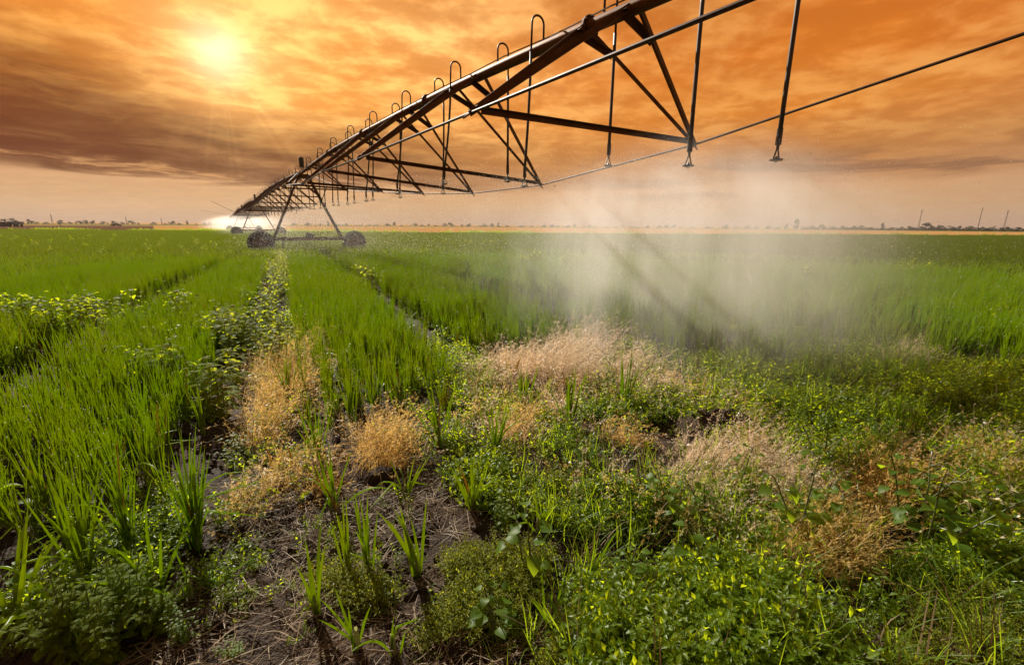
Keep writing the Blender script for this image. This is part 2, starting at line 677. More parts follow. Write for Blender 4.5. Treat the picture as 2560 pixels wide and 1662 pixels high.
def polar(a0, a1, r0, r1, n=14):
    A = np.radians(np.linspace(a0, a1, n))
    return [(r0 * math.sin(t), r0 * math.cos(t)) for t in A] + [(r1 * math.sin(t), r1 * math.cos(t)) for t in A[::-1]]


sheet('ploughed_field', polar(-58, -38.5, 150, 360), .03, stripmat('ploughed_soil', (.075, .040, .025), (.12, .062, .036), .2), 'brown ploughed strip beyond the green field on the left')
sheet('green_verge', polar(-60, 62, 430, 700), .05, stripmat('far_verge', (.09, .12, .04), (.14, .14, .05), .05), 'thin green strip below the far trees')

# ------------------------------------------------------------------ irrigation machine
MAZ, MD = R(-33.05), 4.984
dS = np.array([math.sin(MAZ), math.cos(MAZ), 0])
dO = np.array([math.cos(MAZ), -math.sin(MAZ), 0])


def MW(s, o, z):
    return dS * s + dO * (MD + o) + np.array([0, 0, z])


S1, S2, S3, S4 = 32.7, 77.2, 121.7, 166.2
TOP = 4.86


def spline(xs, ys):
    xs, ys = np.array(xs), np.array(ys)

    def f(s):
        i = int(np.clip(np.searchsorted(xs, s) - 1, 0, len(xs) - 2))
        h = xs[i + 1] - xs[i]
        t = (s - xs[i]) / h
        g = lambda k: (ys[min(k + 1, len(xs) - 1)] - ys[max(k - 1, 0)]) / (xs[min(k + 1, len(xs) - 1)] - xs[max(k - 1, 0)])
        return float((2 * t ** 3 - 3 * t * t + 1) * ys[i] + (t ** 3 - 2 * t * t + t) * h * g(i) + (-2 * t ** 3 + 3 * t * t) * ys[i + 1] + (t ** 3 - t * t) * h * g(i + 1))
    return f


def build_span(name, s0, s1, hp, stations, drops, label, hose_r=.024, detail=True):
    """pipe with pyramids of angle steel down to two truss rods; drops hang on alternate sides"""
    root = empty(name, MW((s0 + s1) / 2, 0, 0))
    tag(root, label, 'irrigation span', 'spans of the irrigation machine')
    base = np.array(root.location)
    W = lambda s, o, z: MW(s, o, z) - base
    pr = .098
    n = 26
    mb = MB()
    ss = np.linspace(s0, s1, n)
    mb.path([W(s, 0, hp(s)) for s in ss], pr, 14)
    mb.build('pipe', M_steel, root, True)
    # flanges with a ring of bolts
    for k in range(int((s1 - s0) / 6.2) + 1):
        s = s0 + 2.2 + k * 6.2
        if s > s1 - .3:
            break
        mb = MB()
        a, b = W(s - .022, 0, hp(s - .022)), W(s + .022, 0, hp(s + .022))
        mb.tube(a, b, pr * 1.62, n=16)
        for q in range(8):
            t = q * math.pi / 4 + .2
            off = dO * math.cos(t) * pr * 1.38 + np.array([0, 0, math.sin(t) * pr * 1.38])
            mb.tube(a + off - dS * .03, b + off + dS * .03, .016, n=6)
        mb.build('flange', M_steel, root)
    # wire run along the top of the pipe
    mb = MB()
    mb.path([W(s, -.03 + .02 * math.sin(s * 2.1), hp(s) + pr + .014 + .012 * math.sin(s * 3.3) ** 2) for s in np.linspace(s0, s1, 60)], .011, 5)
    mb.build('control_cable', M_hose, root)
    prev = {}
    for st in stations:
        sk, w, zR, zL, pn, pf = st
        for side, z in ((1, zR), (-1, zL)):
            node = W(sk, side * w, z)
            for ps, leg in ((pn, .088), (pf, .066)):
                top = W(ps, side * .075, hp(ps) - .01)
                dv = top - node
                mb = MB()
                mb.angle(node, top + dv / np.linalg.norm(dv) * .12, leg, flip=side)
                mb.build('strut', M_steel, root)
            # gusset plate where the struts meet the rod
            mb = MB()
            d1 = W(pn, side * .075, hp(pn)) - node
            d2 = W(pf, side * .075, hp(pf)) - node
            d1, d2 = d1 / np.linalg.norm(d1), d2 / np.linalg.norm(d2)
            nn = np.cross(d1, d2)
            nn /= np.linalg.norm(nn)
            pl = [node - .07 * (d1 + d2), node + .17 * d1 - .05 * d2, node + .15 * (d1 + d2) * .8, node + .17 * d2 - .05 * d1]
            mb.add([p + nn * .011 for p in pl] + [p - nn * .011 for p in pl], [(0, 1, 2, 3), (7, 6, 5, 4), (0, 4, 5, 1), (1, 5, 6, 2), (2, 6, 7, 3), (3, 7, 4, 0)])
            for q in (d1 * .10, d2 * .10, d1 * -.01):
                mb.tube(node + q - nn * .035, node + q + nn * .035, .018, n=6)
            mb.build('gusset_plate', M_steel, root)
            # truss rod to the previous node
            if side in prev:
                mb = MB()
                mb.tube(prev[side], node, .019, n=8)
                mb.build('truss_rod', M_rod, root)
            prev[side] = node
        # cross member between the two rods, ties below the pipe
        mb = MB()
        A, B = W(sk, -w, zL), W(sk, w, zR)
        u = np.array([0, 0, .05])
        mb.angle(A + (B - A) * .035 + u, B - (B - A) * .02 + u, .075)
        mb.build('cross_member', M_steel, root)
        for ps in (pn, pf):
            mb = MB()
            pA = W(ps, -.075, hp(ps))
            pB = W(ps, .075, hp(ps))
            k = .20
            mb.angle(pA + (W(sk, -w, zL) - pA) * .06, pB + (W(sk, w, zR) - pB) * k, .085)
            mb.build('tie_bar', M_steel, root)
    # rods run up to the pipe at the tower end(s)
    for side in (1, -1):
        for st, se, dz in ((stations[0], s1, -.12), (stations[-1], s0, -.12)):
            a = W(st[0], side * st[1], st[2] if side > 0 else st[3])
            b = W(se, side * .35, hp(se) + dz)
            mb = MB()
            mb.tube(a, b, .019, n=8)
            mb.build('truss_rod', M_rod, root)
    # sprinkler drops: gooseneck over the pipe, hose, weight and spray head
    for (s, side, zb, dsw) in drops:
        dr = MB()
        h = hp(s)
        loop = []
        for q in range(9):
            t = math.pi * q / 8
            loop.append((s, side * (.12 - .12 * math.cos(t)), h + pr + .23 + .12 * math.sin(t)))
        pts = [W(s, 0, h + pr * .8)] + [W(*p) for p in loop] + [W(s + dsw * .1, side * .24, h - .1)]
        dr.path(pts, hose_r * .72, 7)
        g = dr.build('gooseneck', M_rod, root, True)
        mb = MB()
        k = 6
        mb.path([W(s + dsw * (.1 + .9 * (q / k) ** 1.5), side * .24, h - .1 + (zb + .3 - h + .1) * q / k) for q in range(k + 1)], hose_r, 7)
        mb.build('hose', M_hose, g, True)
        e = W(s + dsw, side * .24, zb)
        mb = MB()
        Z = np.array([0, 0, 1.0])
        mb.tube(e + Z * .17, e + Z * .34, .031, n=10)
        mb.tube(e + Z * .12, e + Z * .17, .016, n=8)
        for sx in (-1, 1):
            mb.tube(e + Z * .13 + dO * .012 * sx, e + Z * .02 + dO * .062 * sx, .009, n=6)
        mb.tube(e + Z * .012, e + Z * .026, .066, n=12)
        mb.tube(e + Z * .026, e + Z * .06, .03, .004, n=8)
        mb.build('spray_head', M_hose, g)
    return root


hp1 = spline([-9, -3, 0, 5, 9, 14, 22, 28, S1], [3.6, 4.02, 4.18, 4.43, 4.64, 4.81, 4.98, 4.94, TOP])
st1 = [(28.6, 1.75, 3.55, 3.5, 27.7, 29.0), (23.2, 2.2, 3.2, 3.3, 22.2, 23.5), (18.0, 2.28, 2.84, 3.0, 17.0, 18.2), (13.81, 2.36, 2.64, 3.026, 12.6, 13.9),
       (9.95, 2.363, 2.65, 2.929, 8.93, 10.15), (5.226, 2.206, 3.0, 2.943, 4.72, 5.68), (.25, 2.2, 3.72, 2.88, -.45, .7), (-3.6, 2.1, 3.3, 2.8, -4.3, -3.2)]
dr1 = [(-.6, 1, 2.3, 0), (2.84, 1, 2.30, .0), (3.42, -1, 2.28, -.02), (5.41, 1, 2.5, 0), (6.65, -1, 2.27, .16), (8.34, 1, 2.48, 0), (9.75, -1, 2.55, .5), (11.4, 1, 2.4, .2),
       (12.9, -1, 2.5, .8), (14.7, 1, 2.46, .35), (16.1, -1, 2.42, 1.1), (17.7, 1, 2.5, .5), (19.2, -1, 2.4, .9), (20.8, 1, 2.5, .3), (22.4, -1, 2.45, .6), (24.0, 1, 2.5, .3),
       (25.7, -1, 2.4, .5), (27.4, 1, 2.45, .2), (29.2, -1, 2.45, .3), (31.0, 1, 2.5, .2)]
dr1 = [(s - sd * .1, sd, z, d) for s, sd, z, d in dr1]
build_span('irrigation_span', -9, S1, hp1, st1, dr1, 'nearest irrigation span overhead, long dark pipe on triangular steel trusses')


def far_span(s0, s1, label, rise=.38):
    hp = lambda s: TOP + rise * 4 * (s - s0) / (s1 - s0) * (1 - (s - s0) / (s1 - s0))
    st = []
    n = 9
    for k in range(n):
        t = (k + 1) / (n + 1)
        s = s1 + (s0 - s1) * t
        b = min(t, 1 - t)
        w = 2.25 if b > .15 else 1.8
        z = hp(s) - (2.15 if b > .25 else 1.9 if b > .15 else 1.45)
        st.append((s, w, z, z, s - .8, s + .5))
    dr = []
    k = 0
    s = s0 + 1.2
    while s < s1 - .6:
        dr.append((s, 1 if k % 2 else -1, 2.45 + .1 * random.uniform(-1, 1), .4 * random.random()))
        s += 1.6
        k += 1
    return build_span('irrigation_span', s0, s1, hp, st, dr, label, .017)


far_span(S1, S2, 'second irrigation span beyond the nearest wheeled tower, arching away')
far_span(S2, S3, 'third irrigation span in bright spray beyond the second wheeled tower')
far_span(S3, S4, 'farthest irrigation span fading into bright spray by the field edge')


def torus_tyre(mb, c, r, w, lugs=22):
    """tractor tyre: rolls along dO, axle along dS"""
    prof = [(-w / 2, r * .62), (-w / 2, r * .86), (-w * .42, r * .95), (-w * .15, r), (w * .15, r), (w * .42, r * .95), (w / 2, r * .86), (w / 2, r * .62)]
    n = 36
    vs, fs = [], []
    m = len(prof)
    for i in range(n):
        t = 2 * math.pi * i / n
        e = dO * math.cos(t) + np.array([0, 0, math.sin(t)])
        for a, b in prof:
            vs.append(c + dS * a + e * b)
    for i in range(n):
        for j in range(m - 1):
            fs.append((i * m + j, i * m + j + 1, ((i + 1) % n) * m + j + 1, ((i + 1) % n) * m + j))
    mb.add(vs, fs)
    for i in range(lugs):
        for sd in (-1, 1):
            t = 2 * math.pi * (i + .25 * sd) / lugs
            e = dO * math.cos(t) + np.array([0, 0, math.sin(t)])
            tn = np.cross(dS, e)
            p = c + dS * sd * w * .24 + e * (r + .012)
            ax = dS * sd * .8 + tn * .55
            ax /= np.linalg.norm(ax)
            M = np.stack([ax, np.cross(e, ax), e], 1)
            mb.box(p, w * .5, .05, .06, M)


def build_tower(s, label):
    root = empty('drive_tower', MW(s, 0, 0))
    tag(root, label, 'wheeled tower', 'wheeled towers under the irrigation pipe')
    b0 = np.array(root.location)
    W = lambda ds, o, z: dS * ds + dO * o + np.array([0, 0, z])
    r = .74
    for sd in (-1, 1):
        for f in (-.3, .3):
            mb = MB()
            mb.tube(W(f * .9, sd * 2.08, .72), W(f * .25, sd * .22, TOP - .12), .072 if f < 0 else .05, n=10)
            mb.build('leg', M_steel, root, True)
        mb = MB()
        mb.tube(W(0, sd * .95, 2.95), W(-2.2, sd * 1.0, 3.9), .03, n=6)
        mb.build('brace', M_steel, root)
    mb = MB()
    Mx = np.stack([dO, dS, [0, 0, 1]], 1)
    mb.box(W(0, 0, .64), 4.9, .17, .22, Mx)
    mb.build('base_beam', M_steel, root)
    mb = MB()
    mb.box(W(0, 0, TOP - .2), .8, .5, .12, Mx)
    mb.box(W(0, 0, TOP - .32), .5, .9, .1, Mx)
    mb.build('head_plate', M_steel, root)
    mb = MB()
    mb.tube(W(0, -.2, .86), W(0, .22, .86), .15, n=14)
    mb.tube(W(0, .22, .86), W(0, .36, .86), .09, n=12)
    mb.box(W(0, .0, .74), .34, .34, .1, Mx)
    mb.box(W(0, -.06, 1.03), .14, .16, .08, Mx)
    mb.build('gear_motor', M_box, root)
    for sd in (-1, 1):
        mb = MB()
        mb.tube(W(-.14, sd * .3, .71), W(-.14, sd * 2.72, .66), .022, n=6)
        mb.build('drive_shaft', M_rod, root)
        c = W(-.36, sd * 2.86, r - .36)
        wb = MB()
        wb.tube(c - dS * .13, c + dS * .13, .12, n=14)
        wh = wb.build('wheel', M_steel, root)
        mb = MB()
        torus_tyre(mb, c, r, .38)
        mb.build('tyre', M_rubber, wh)
        mb = MB()
        mb.tube(c - dS * .05, c + dS * .02, r * .64, n=28)
        mb.build('rim', M_steel, wh)
        mb = MB()
        mb.box(W(-.1, sd * 2.62, .62), .5, .3, .26, Mx)
        mb.build('wheel_gearbox', M_box, root)
    mb = MB()
    mb.tube(W(0, -.06, TOP + .1), W(0, -.06, TOP + .3), .03, n=8)
    mb.tube(W(0, .06, TOP + .1), W(0, .06, TOP + .3), .03, n=8)
    mb.tube(W(0, 0, TOP + .28), W(0, 0, TOP + .86), .15, n=16)
    mb.tube(W(0, 0, TOP + .86), W(0, 0, TOP + .91), .15, .10, n=16)
    mb.build('control_box', M_box, root)
    mb = MB()
    mb.path([W(.12, .1, TOP + .3), W(.5, .3, TOP - .1), W(.3, .5, TOP - .6), W(.1, .95, 3.4), W(.1, 1.9, 1.2), W(.0, .3, .9)], .016, 6)
    mb.build('power_cable', M_hose, root, True)


build_tower(S1, 'nearest tower carrying the pipe, two large dark wheels standing in the crop')
build_tower(S2, 'second tower back, its wheels pale in bright spray')
build_tower(S3, 'farthest tower, thin legs almost lost in glowing spray')


def end_boom():
    root = empty('end_boom', MW(S4, 0, 0))
    tag(root, 'slanting thin mast with stay cables at the far end of the irrigation pipe', 'boom')
    for nm, a, b, r in (('mast', (0, 0, TOP), (2.5, -6, 8.2), .06), ('stay_cable', (2.5, -6, 8.2), (14, 2, 4.2), .03), ('stay_cable', (0, -.3, TOP - 1), (2, -9, 5.4), .03), ('end_pipe', (0, 0, TOP), (16, 0, 3.9), .07)):
        mb = MB()
        f = lambda p: dS * p[0] + dO * p[1] + np.array([0, 0, p[2]])
        mb.tube(f(a), f(b), r, n=6)
        mb.build(nm, M_steel, root)
    # the end tower that carries it
    for sd in (-1, 1):
        mb = MB()
        mb.tube(dO * sd * 2.1 + np.array([0, 0, .7]), dO * sd * .2 + np.array([0, 0, TOP - .1]), .07, n=8)
        mb.build('leg', M_steel, root)
        c = dO * sd * 2.86 + np.array([0, 0, .38])
        wb = MB()
        torus_tyre(wb, c, .74, .38)
        wb.build('wheel', M_rubber, root)
    mb = MB()
    mb.box((0, 0, .64), 4.9, .17, .22, np.stack([dO, dS, [0, 0, 1]], 1))
    mb.build('base_beam', M_steel, root)


end_boom()

# ------------------------------------------------------------------ plants: building blocks
UP = np.array([0, 0, 1.0])


def curve(p, az, lean, length, droop, n, wob=0.0):
    """points of a stalk leaning towards az, bending over by droop (radians in all)"""
    out = [np.array(p, float)]
    a = lean
    h = np.array([math.cos(az), math.sin(az), 0])
    sd = np.array([-math.sin(az), math.cos(az), 0])
    for i in range(n):
        a += droop * ((i + 1) / n) ** 1.5 * 2 / n
        out.append(out[-1] + (UP * math.cos(a) + h * math.sin(a)) * length / n + sd * wob * random.uniform(-1, 1) * length / n)
    return out


def onion_blades(mb, cx, cy, nb, hgt_, r0=.0055, sides=4, segs=6, spread=.16, bent=.12, dew=True, scale=1.0):
    for b in range(nb):
        az = random.uniform(0, 2 * math.pi)
        ln = hgt_ * random.uniform(.62, 1.08)
        lean = abs(random.gauss(0, spread))
        droop = abs(random.gauss(.06, .16))
        kink = random.random() < bent
        if kink:
            droop = random.uniform(1.2, 2.3)
        p = (cx + random.gauss(0, .012), cy + random.gauss(0, .012), -.01)
        pts = curve(p, az, lean, ln, droop, segs)
        if kink and random.random() < .6:
            # snapped leaf: straight up, then hanging over
            k = segs // 2
            h = np.array([math.cos(az), math.sin(az), 0])
            d = h * random.uniform(.7, 1) - UP * random.uniform(.1, .7)
            d /= np.linalg.norm(d)
            for i in range(k + 1, segs + 1):
                pts[i] = pts[i - 1] + d * ln / segs
        prof = np.interp(np.linspace(0, 1, segs + 1), [0, .12, .45, .8, 1], [.8, .75, 1.15, .75, .12]) * r0 * scale
        mi = 0 if random.random() > .02 else 2
        mb.path(pts, list(prof), sides, mi, False)
        if dew and random.random() < .8:
            for q in range(random.randint(1, 2)):
                i = random.randint(2, segs)
                mb.octa(pts[i] + np.array([random.uniform(-1, 1), random.uniform(-1, 1), 0]) * r0, random.uniform(.0018, .0034), 3)
    # white neck
    mb.path([(cx, cy, -.02), (cx, cy, .05), (cx, cy, .10)], [.013 * scale, .012 * scale, .007 * scale], 5, 1, False)


ONMATS = [M_onion, M_pale, M_yellow, M_drop]


def lib(name):
    c = bpy.data.collections.new(name)
    return c


def scatter(name, pts, rot, scl, idx, meshes, label, kind='stuff', cat=None):
    """one object whose geometry nodes stand a mesh on every point"""
    c = lib(name + '_pieces')
    for i, me in enumerate(meshes):
        o = bpy.data.objects.new('%s_piece_%02d' % (name, i), me)
        c.objects.link(o)
    n = len(pts)
    me = bpy.data.meshes.new(name)
    me.vertices.add(n)
    me.vertices.foreach_set('co', np.asarray(pts, np.float32).ravel())
    a = me.attributes.new('rot', 'FLOAT_VECTOR', 'POINT')
    a.data.foreach_set('vector', np.asarray(rot, np.float32).ravel())
    a = me.attributes.new('scl', 'FLOAT', 'POINT')
    a.data.foreach_set('value', np.asarray(scl, np.float32).ravel())
    a = me.attributes.new('idx', 'INT', 'POINT')
    a.data.foreach_set('value', np.asarray(idx, np.int32).ravel())
    o = put(name, me)
    g = bpy.data.node_groups.new(name + '_scatter', 'GeometryNodeTree')
    g.interface.new_socket('Geometry', in_out='INPUT', socket_type='NodeSocketGeometry')
    g.interface.new_socket('Geometry', in_out='OUTPUT', socket_type='NodeSocketGeometry')
    nn, ll = g.nodes, g.links
    gi, go = nn.new('NodeGroupInput'), nn.new('NodeGroupOutput')
    ci = nn.new('GeometryNodeCollectionInfo')
    ci.inputs['Collection'].default_value = c
    ci.inputs['Separate Children'].default_value = True
    ci.inputs['Reset Children'].default_value = True
    ip = nn.new('GeometryNodeInstanceOnPoints')
    ip.inputs['Pick Instance'].default_value = True

    def att(nm, t):
        k = nn.new('GeometryNodeInputNamedAttribute')
        k.data_type = t
        k.inputs['Name'].default_value = nm
        return k.outputs['Attribute']
    ll.new(gi.outputs[0], ip.inputs['Points'])
    ll.new(ci.outputs[0], ip.inputs['Instance'])
    ll.new(att('idx', 'INT'), ip.inputs['Instance Index'])
    ll.new(att('rot', 'FLOAT_VECTOR'), ip.inputs['Rotation'])
    ll.new(att('scl', 'FLOAT'), ip.inputs['Scale'])
    ll.new(ip.outputs[0], go.inputs[0])
    md = o.modifiers.new('scatter', 'NODES')
    md.node_group = g
    tag(o, label, cat, None, kind)
    return o


def infov(x, y, m=4):
    return (np.abs(np.degrees(np.arctan2(x, y))) < 50 + m) | (np.hypot(x, y) < 2.4)


# ------------------------------------------------------------------ onion field, near part: clump by clump
def onion_field():
    meshes = []
    for k in range(12):
        mb = MB()
        onion_blades(mb, 0, 0, random.randint(11, 15), random.uniform(.50, .60), .0037, 3, 5, .085, .09)
        meshes.append(mb.mesh('onion_clump', ONMATS))
    NEAR = 24.0
    rows = np.arange(-46, 60, PITCHB / 11)
    P = []
    for c in rows:
        t = np.arange(-2, NEAR + 20, .080)
        t = t + rng.normal(0, .03, len(t))
        cc = c + rng.normal(0, .03, len(t))
        x, y = xy(cc, t)
        r = np.hypot(x, y)
        keep = (r < NEAR + rng.uniform(-4, 6, len(t))) & (y > .8) & infov(x, y)
        pr = np.clip((t - tmin(cc)) / .45, 0, 1)
        pr = pr * np.clip((gapd(cc) - gw(cc, t)) / .10, 0, 1)
        pr = pr * np.where(r > 11, .62, 1) * (.72 + .5 * fbm(x * .8 + 9, y * .8, 2))
        # the path past the dry grass is broader
        wide = (np.abs(cc - GAP0) < .42) & (t < 7.0)
        pr = np.where(wide, pr * .15, pr)
        # thinner crop under the spray at right
        thin = inpoly(x, y, gpoly([(1560, 760), (1560, 900), (2050, 1000), (2350, 960), (2250, 780), (1950, 740)]))
        pr = np.where(thin, np.maximum(pr * .6, .22 * (gapd(cc) > .12)), pr)
        keep &= rng.random(len(t)) < pr
        P.append(np.stack([x[keep], y[keep]], 1))
    P = np.vstack(P)
    n = len(P)
    z = hgt(P[:, 0], P[:, 1])
    rot = np.stack([rng.normal(0, .045, n), rng.normal(0, .045, n), rng.random(n) * 6.283], 1)
    c, t = ct(P[:, 0], P[:, 1])
    scl = rng.uniform(.74, 1.1, n) * (.86 + .28 * fbm(P[:, 0] * .5, P[:, 1] * .5, 2))
    scl *= np.clip(.8 + .2 * (t - tmin(c)) / 1.5, .75, 1)
    scatter('onion_field', np.column_stack([P, z]), rot, scl, rng.integers(0, len(meshes), n), meshes, 'dense beds of upright green onion leaves filling the near field')
    print('onions', n)
    # farther off: pieces of bed
    pm = []
    for k in range(7):
        mb = MB()
        for q in range(150):
            cx, cy_ = random.uniform(-.84, .84), random.uniform(-1, 1)
            for b in range(4):
                az = random.uniform(0, 6.283)
                ln = random.uniform(.36, .60)
                pts = curve((cx + random.gauss(0, .02), cy_ + random.gauss(0, .02), 0), az, abs(random.gauss(0, .2)), ln, abs(random.gauss(.1, .25)), 3)
                s = np.array([math.cos(az + 1.3), math.sin(az + 1.3), 0])
                mb.ribbon(pts, [.010, .014, .012, .002], s)
        for q in range(70):
            mb.octa((random.uniform(-.84, .84), random.uniform(-1, 1), random.uniform(.25, .5)), .006, 1)
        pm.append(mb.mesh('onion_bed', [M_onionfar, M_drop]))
    pts = []
    for k in range(-75, 90):
        c = GAP0 + PITCHB * (k + .5)
        t = np.arange(-60, 200, 1.9)
        x, y = xy(c + 0 * t, t)
        r = np.hypot(x, y) + rng.uniform(-3, 3, len(t))
        keep = (r > NEAR - 2) & (y > 4) & infov(x, y, 3)
        # far border of the crop, with an uneven line
        keep &= y < 88 + 4 * (fbm(x * .03, y * 0 + 3, 2) - .5) + np.where(x > 0, x * .16, -x * .02)
        pts.append(np.stack([x[keep], y[keep]], 1))
    pts = np.vstack(pts)
    n = len(pts)
    flip = rng.integers(0, 2, n) * math.pi
    rot = np.stack([0 * flip, 0 * flip, -RAZ + flip + rng.normal(0, .03, n)], 1)
    scl = np.clip(.88 + .3 * (fbm(pts[:, 0] * .09, pts[:, 1] * .09, 3)), .8, 1.2)
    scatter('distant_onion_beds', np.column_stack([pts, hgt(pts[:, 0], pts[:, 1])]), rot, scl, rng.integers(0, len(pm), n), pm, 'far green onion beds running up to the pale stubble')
    print('beds', n)


onion_field()


# ------------------------------------------------------------------ single onion plants on the bare ground in front
def single_onion(px, py, nb, h, label, bent=.15, spread=.2, r0=.0085, group=None, sprawl=False):
    p = G(px, py)
    p[2] = float(hgt(p[0], p[1])) - .005
    mb, nk, yl = MB(), MB(), MB()
    full = MB()
    onion_blades(full, 0, 0, int(nb * 1.35), h, r0 * .64, 7, 9, spread if not sprawl else .9, bent, True, 1.0)
    root = empty('onion_plant', p)
    tag(root, label, 'onion', group)
    # split by material: leaves, neck, yellowed leaves, dew
    me = full
    for mi, nm in ((0, 'leaves'), (1, 'neck'), (2, 'withered_leaf'), (3, 'dew')):
        fs = [f for f, m in zip(me.f, me.mi) if m == mi]
        if not fs:
            continue
        used = sorted({i for f in fs for i in f})
        mp = {i: k for k, i in enumerate(used)}
        b = MB()
        b.add([me.v[i] for i in used], [tuple(mp[i] for i in f) for f in fs])
        b.build(nm, ONMATS[mi], root, True)
    return root


ON = [
    (495, 1375, 24, .64, 'large upright green onion clump alone on bare soil beside the path', .05, .12, .0065),
    (230, 1475, 20, .60, 'tall green onion clump at the left border of the bare soil', .1, .13, .0062),
    (330, 1395, 18, .56, 'green onion clump just behind the bare soil at left', .08, .13, .006),
    (150, 1560, 7, .55, 'onion plant with long blue green leaves arching down at lower left', .7, .4, .0105),
    (45, 1580, 8, .5, 'onion plant with folded leaves in the lower left corner', .5, .35, .010),
    (395, 1480, 8, .42, 'small sprawling onion with a yellow leaf lying on the bare soil', .3, .8, .009),
    (478, 1490, 6, .30, 'tiny limp onion lying on bare soil next to the feathery weed', .6, .9, .007),
    (788, 1535, 4, .52, 'single bent blue green onion leaf rising beside the straw litter', .2, .12, .0095),
    (1043, 1425, 7, .50, 'onion with leaves spread in a V shape behind the pale sprigs', .1, .38, .0105),
    (920, 1430, 6, .52, 'slim onion plant in the straw left of the V shaped one', .1, .12, .008),
    (868, 1420, 6, .46, 'thin onion with dried tips standing in the straw litter', .1, .12, .007),
    (835, 1270, 9, .46, 'onion clump leaning left in front of the golden grass', .15, .3, .008),
    (1015, 1240, 8, .42, 'short onion clump in front of the straw litter centre', .2, .3, .007),
    (1180, 1290, 9, .38, 'short bright onion clump behind the broad leaved weed', .1, .25, .008),
    (1100, 1130, 10, .5, 'upright onion clump between golden grass and dark leaved weeds', .08, .2, .008),
    (1235, 1145, 10, .46, 'onion clump right of the golden grass with dry tips', .08, .2, .008),
    (895, 1630, 4, .36, 'two leaved onion seedling near the bottom edge', .1, .3, .007),
    (983, 1630, 3, .34, 'onion seedling with one curved leaf at the bottom edge', .4, .2, .007),
    (1475, 1440, 4, .32, 'onion seedling among the pale sprigs and broad leaves', .1, .25, .008),
    (1345, 1340, 6, .34, 'onion with curling leaves behind the tall broad leaved weed', .5, .3, .007),
    (1420, 1075, 13, .56, 'dark green onion clump in front of the pale dry mound', .05, .16, .008),
    (1310, 1020, 11, .5, 'onion clump left of the dark one before the pale dry mound', .05, .16, .0075),
    (1560, 1035, 10, .55, 'tall dark onion clump at the right foot of the dry mound', .15, .16, .0075),
    (2240, 1110, 8, .42, 'onion plant on dark soil at right, left of its twin', .1, .14, .0065),
    (2270, 1105, 7, .38, 'onion plant on dark soil at right, between two others', .1, .16, .0065),
    (2345, 1120, 5, .40, 'lone onion right of the pair on the dark soil', .1, .12, .0065),
    (800, 1150, 11, .48, 'onion clump between tan grass and golden grass on the path', .08, .17, .0075),
    (880, 1060, 12, .5, 'onion clump behind the golden grass on the path', .06, .15, .0075),
    (725, 1010, 10, .5, 'onion clump at the right side of the tan grass', .06, .15, .007),
    (1372, 1560, 4, .30, 'onion seedling in front of the bright sprigs', .1, .3, .007),
]
for o in ON:
    single_onion(o[0], o[1], o[2], o[3] * (.88 if 760 < o[0] < 1250 and o[1] > 1200 else 1), *o[4:8])


# ------------------------------------------------------------------ broad leaved weeds
def broad_leaf(mb, p, az, pitch, L, Wd, roll=0.0, curl=.5):
    """heart shaped leaf with a midrib fold; pitch: angle of the blade above the horizontal at its base"""
    h = np.array([math.cos(az), math.sin(az), 0])
    sd = np.array([-math.sin(az), math.cos(az), 0])
    n = 6
    pts = [np.array(p, float)]
    a = pitch
    for i in range(n):
        pts.append(pts[-1] + (h * math.cos(a) + UP * math.sin(a)) * L / n)
        a -= curl * 2 / n
    sd = sd * math.cos(roll) + UP * math.sin(roll)
    w = np.array([.10, .72, 1.0, .92, .68, .36, .02]) * Wd * np.array([1] + [random.uniform(.9, 1.08) for _ in range(6)])
    mb.ribbon(pts, w, sd, random.uniform(.15, .4), UP)


def broad_weed(px, py, h, nl, ls, label, lean=.15, group=None):
    p = G(px, py)
    p[2] = float(hgt(p[0], p[1]))
    root = empty('broadleaf_weed', p, 0)
    tag(root, label, 'weed', group)
    stem, pet, lv = MB(), MB(), []
    nst = 1 + (nl > 14) + (nl > 24)
    for s in range(nst):
        pts = curve((random.gauss(0, .01), random.gauss(0, .01), -.01), random.uniform(0, 6.28), lean + .25 * s, h * random.uniform(.85, 1.05), .2, 7, .1)
        stem.path(pts, list(np.linspace(.006, .0025, 8)), 6, 0, False)
        m = nl // nst
        for i in range(m):
            f = .18 + .82 * (i + .5) / m
            k = f * 7
            j = min(int(k), 6)
            q = pts[j] + (pts[j + 1] - pts[j]) * (k - j)
            az = i * 2.4 + random.uniform(-.4, .4) + s
            pl = ls * random.uniform(.6, 1.1) * (1.15 - .6 * f)
            d = np.array([math.cos(az), math.sin(az), .55])
            e = q + d * pl
            pet.path([q, q + d * pl * .5 + UP * .006, e], [.0022, .0018, .0014], 4, 0, False)
            L = ls * random.uniform(.75, 1.15) * (1.0 - .45 * max(0, f - .6) / .4)
            mb = MB()
            broad_leaf(mb, e, az + random.uniform(-.4, .4), random.uniform(-.35, .45), L, L * random.uniform(.78, .98), random.uniform(-.3, .3), random.uniform(.2, .9))
            lv.append(mb)
    stem.build('stem', M_stem, root, True)
    pet.build('leaf_stalks', M_stem, root)
    for mb in lv:
        mb.build('leaf', M_broad, root, True)
    return root


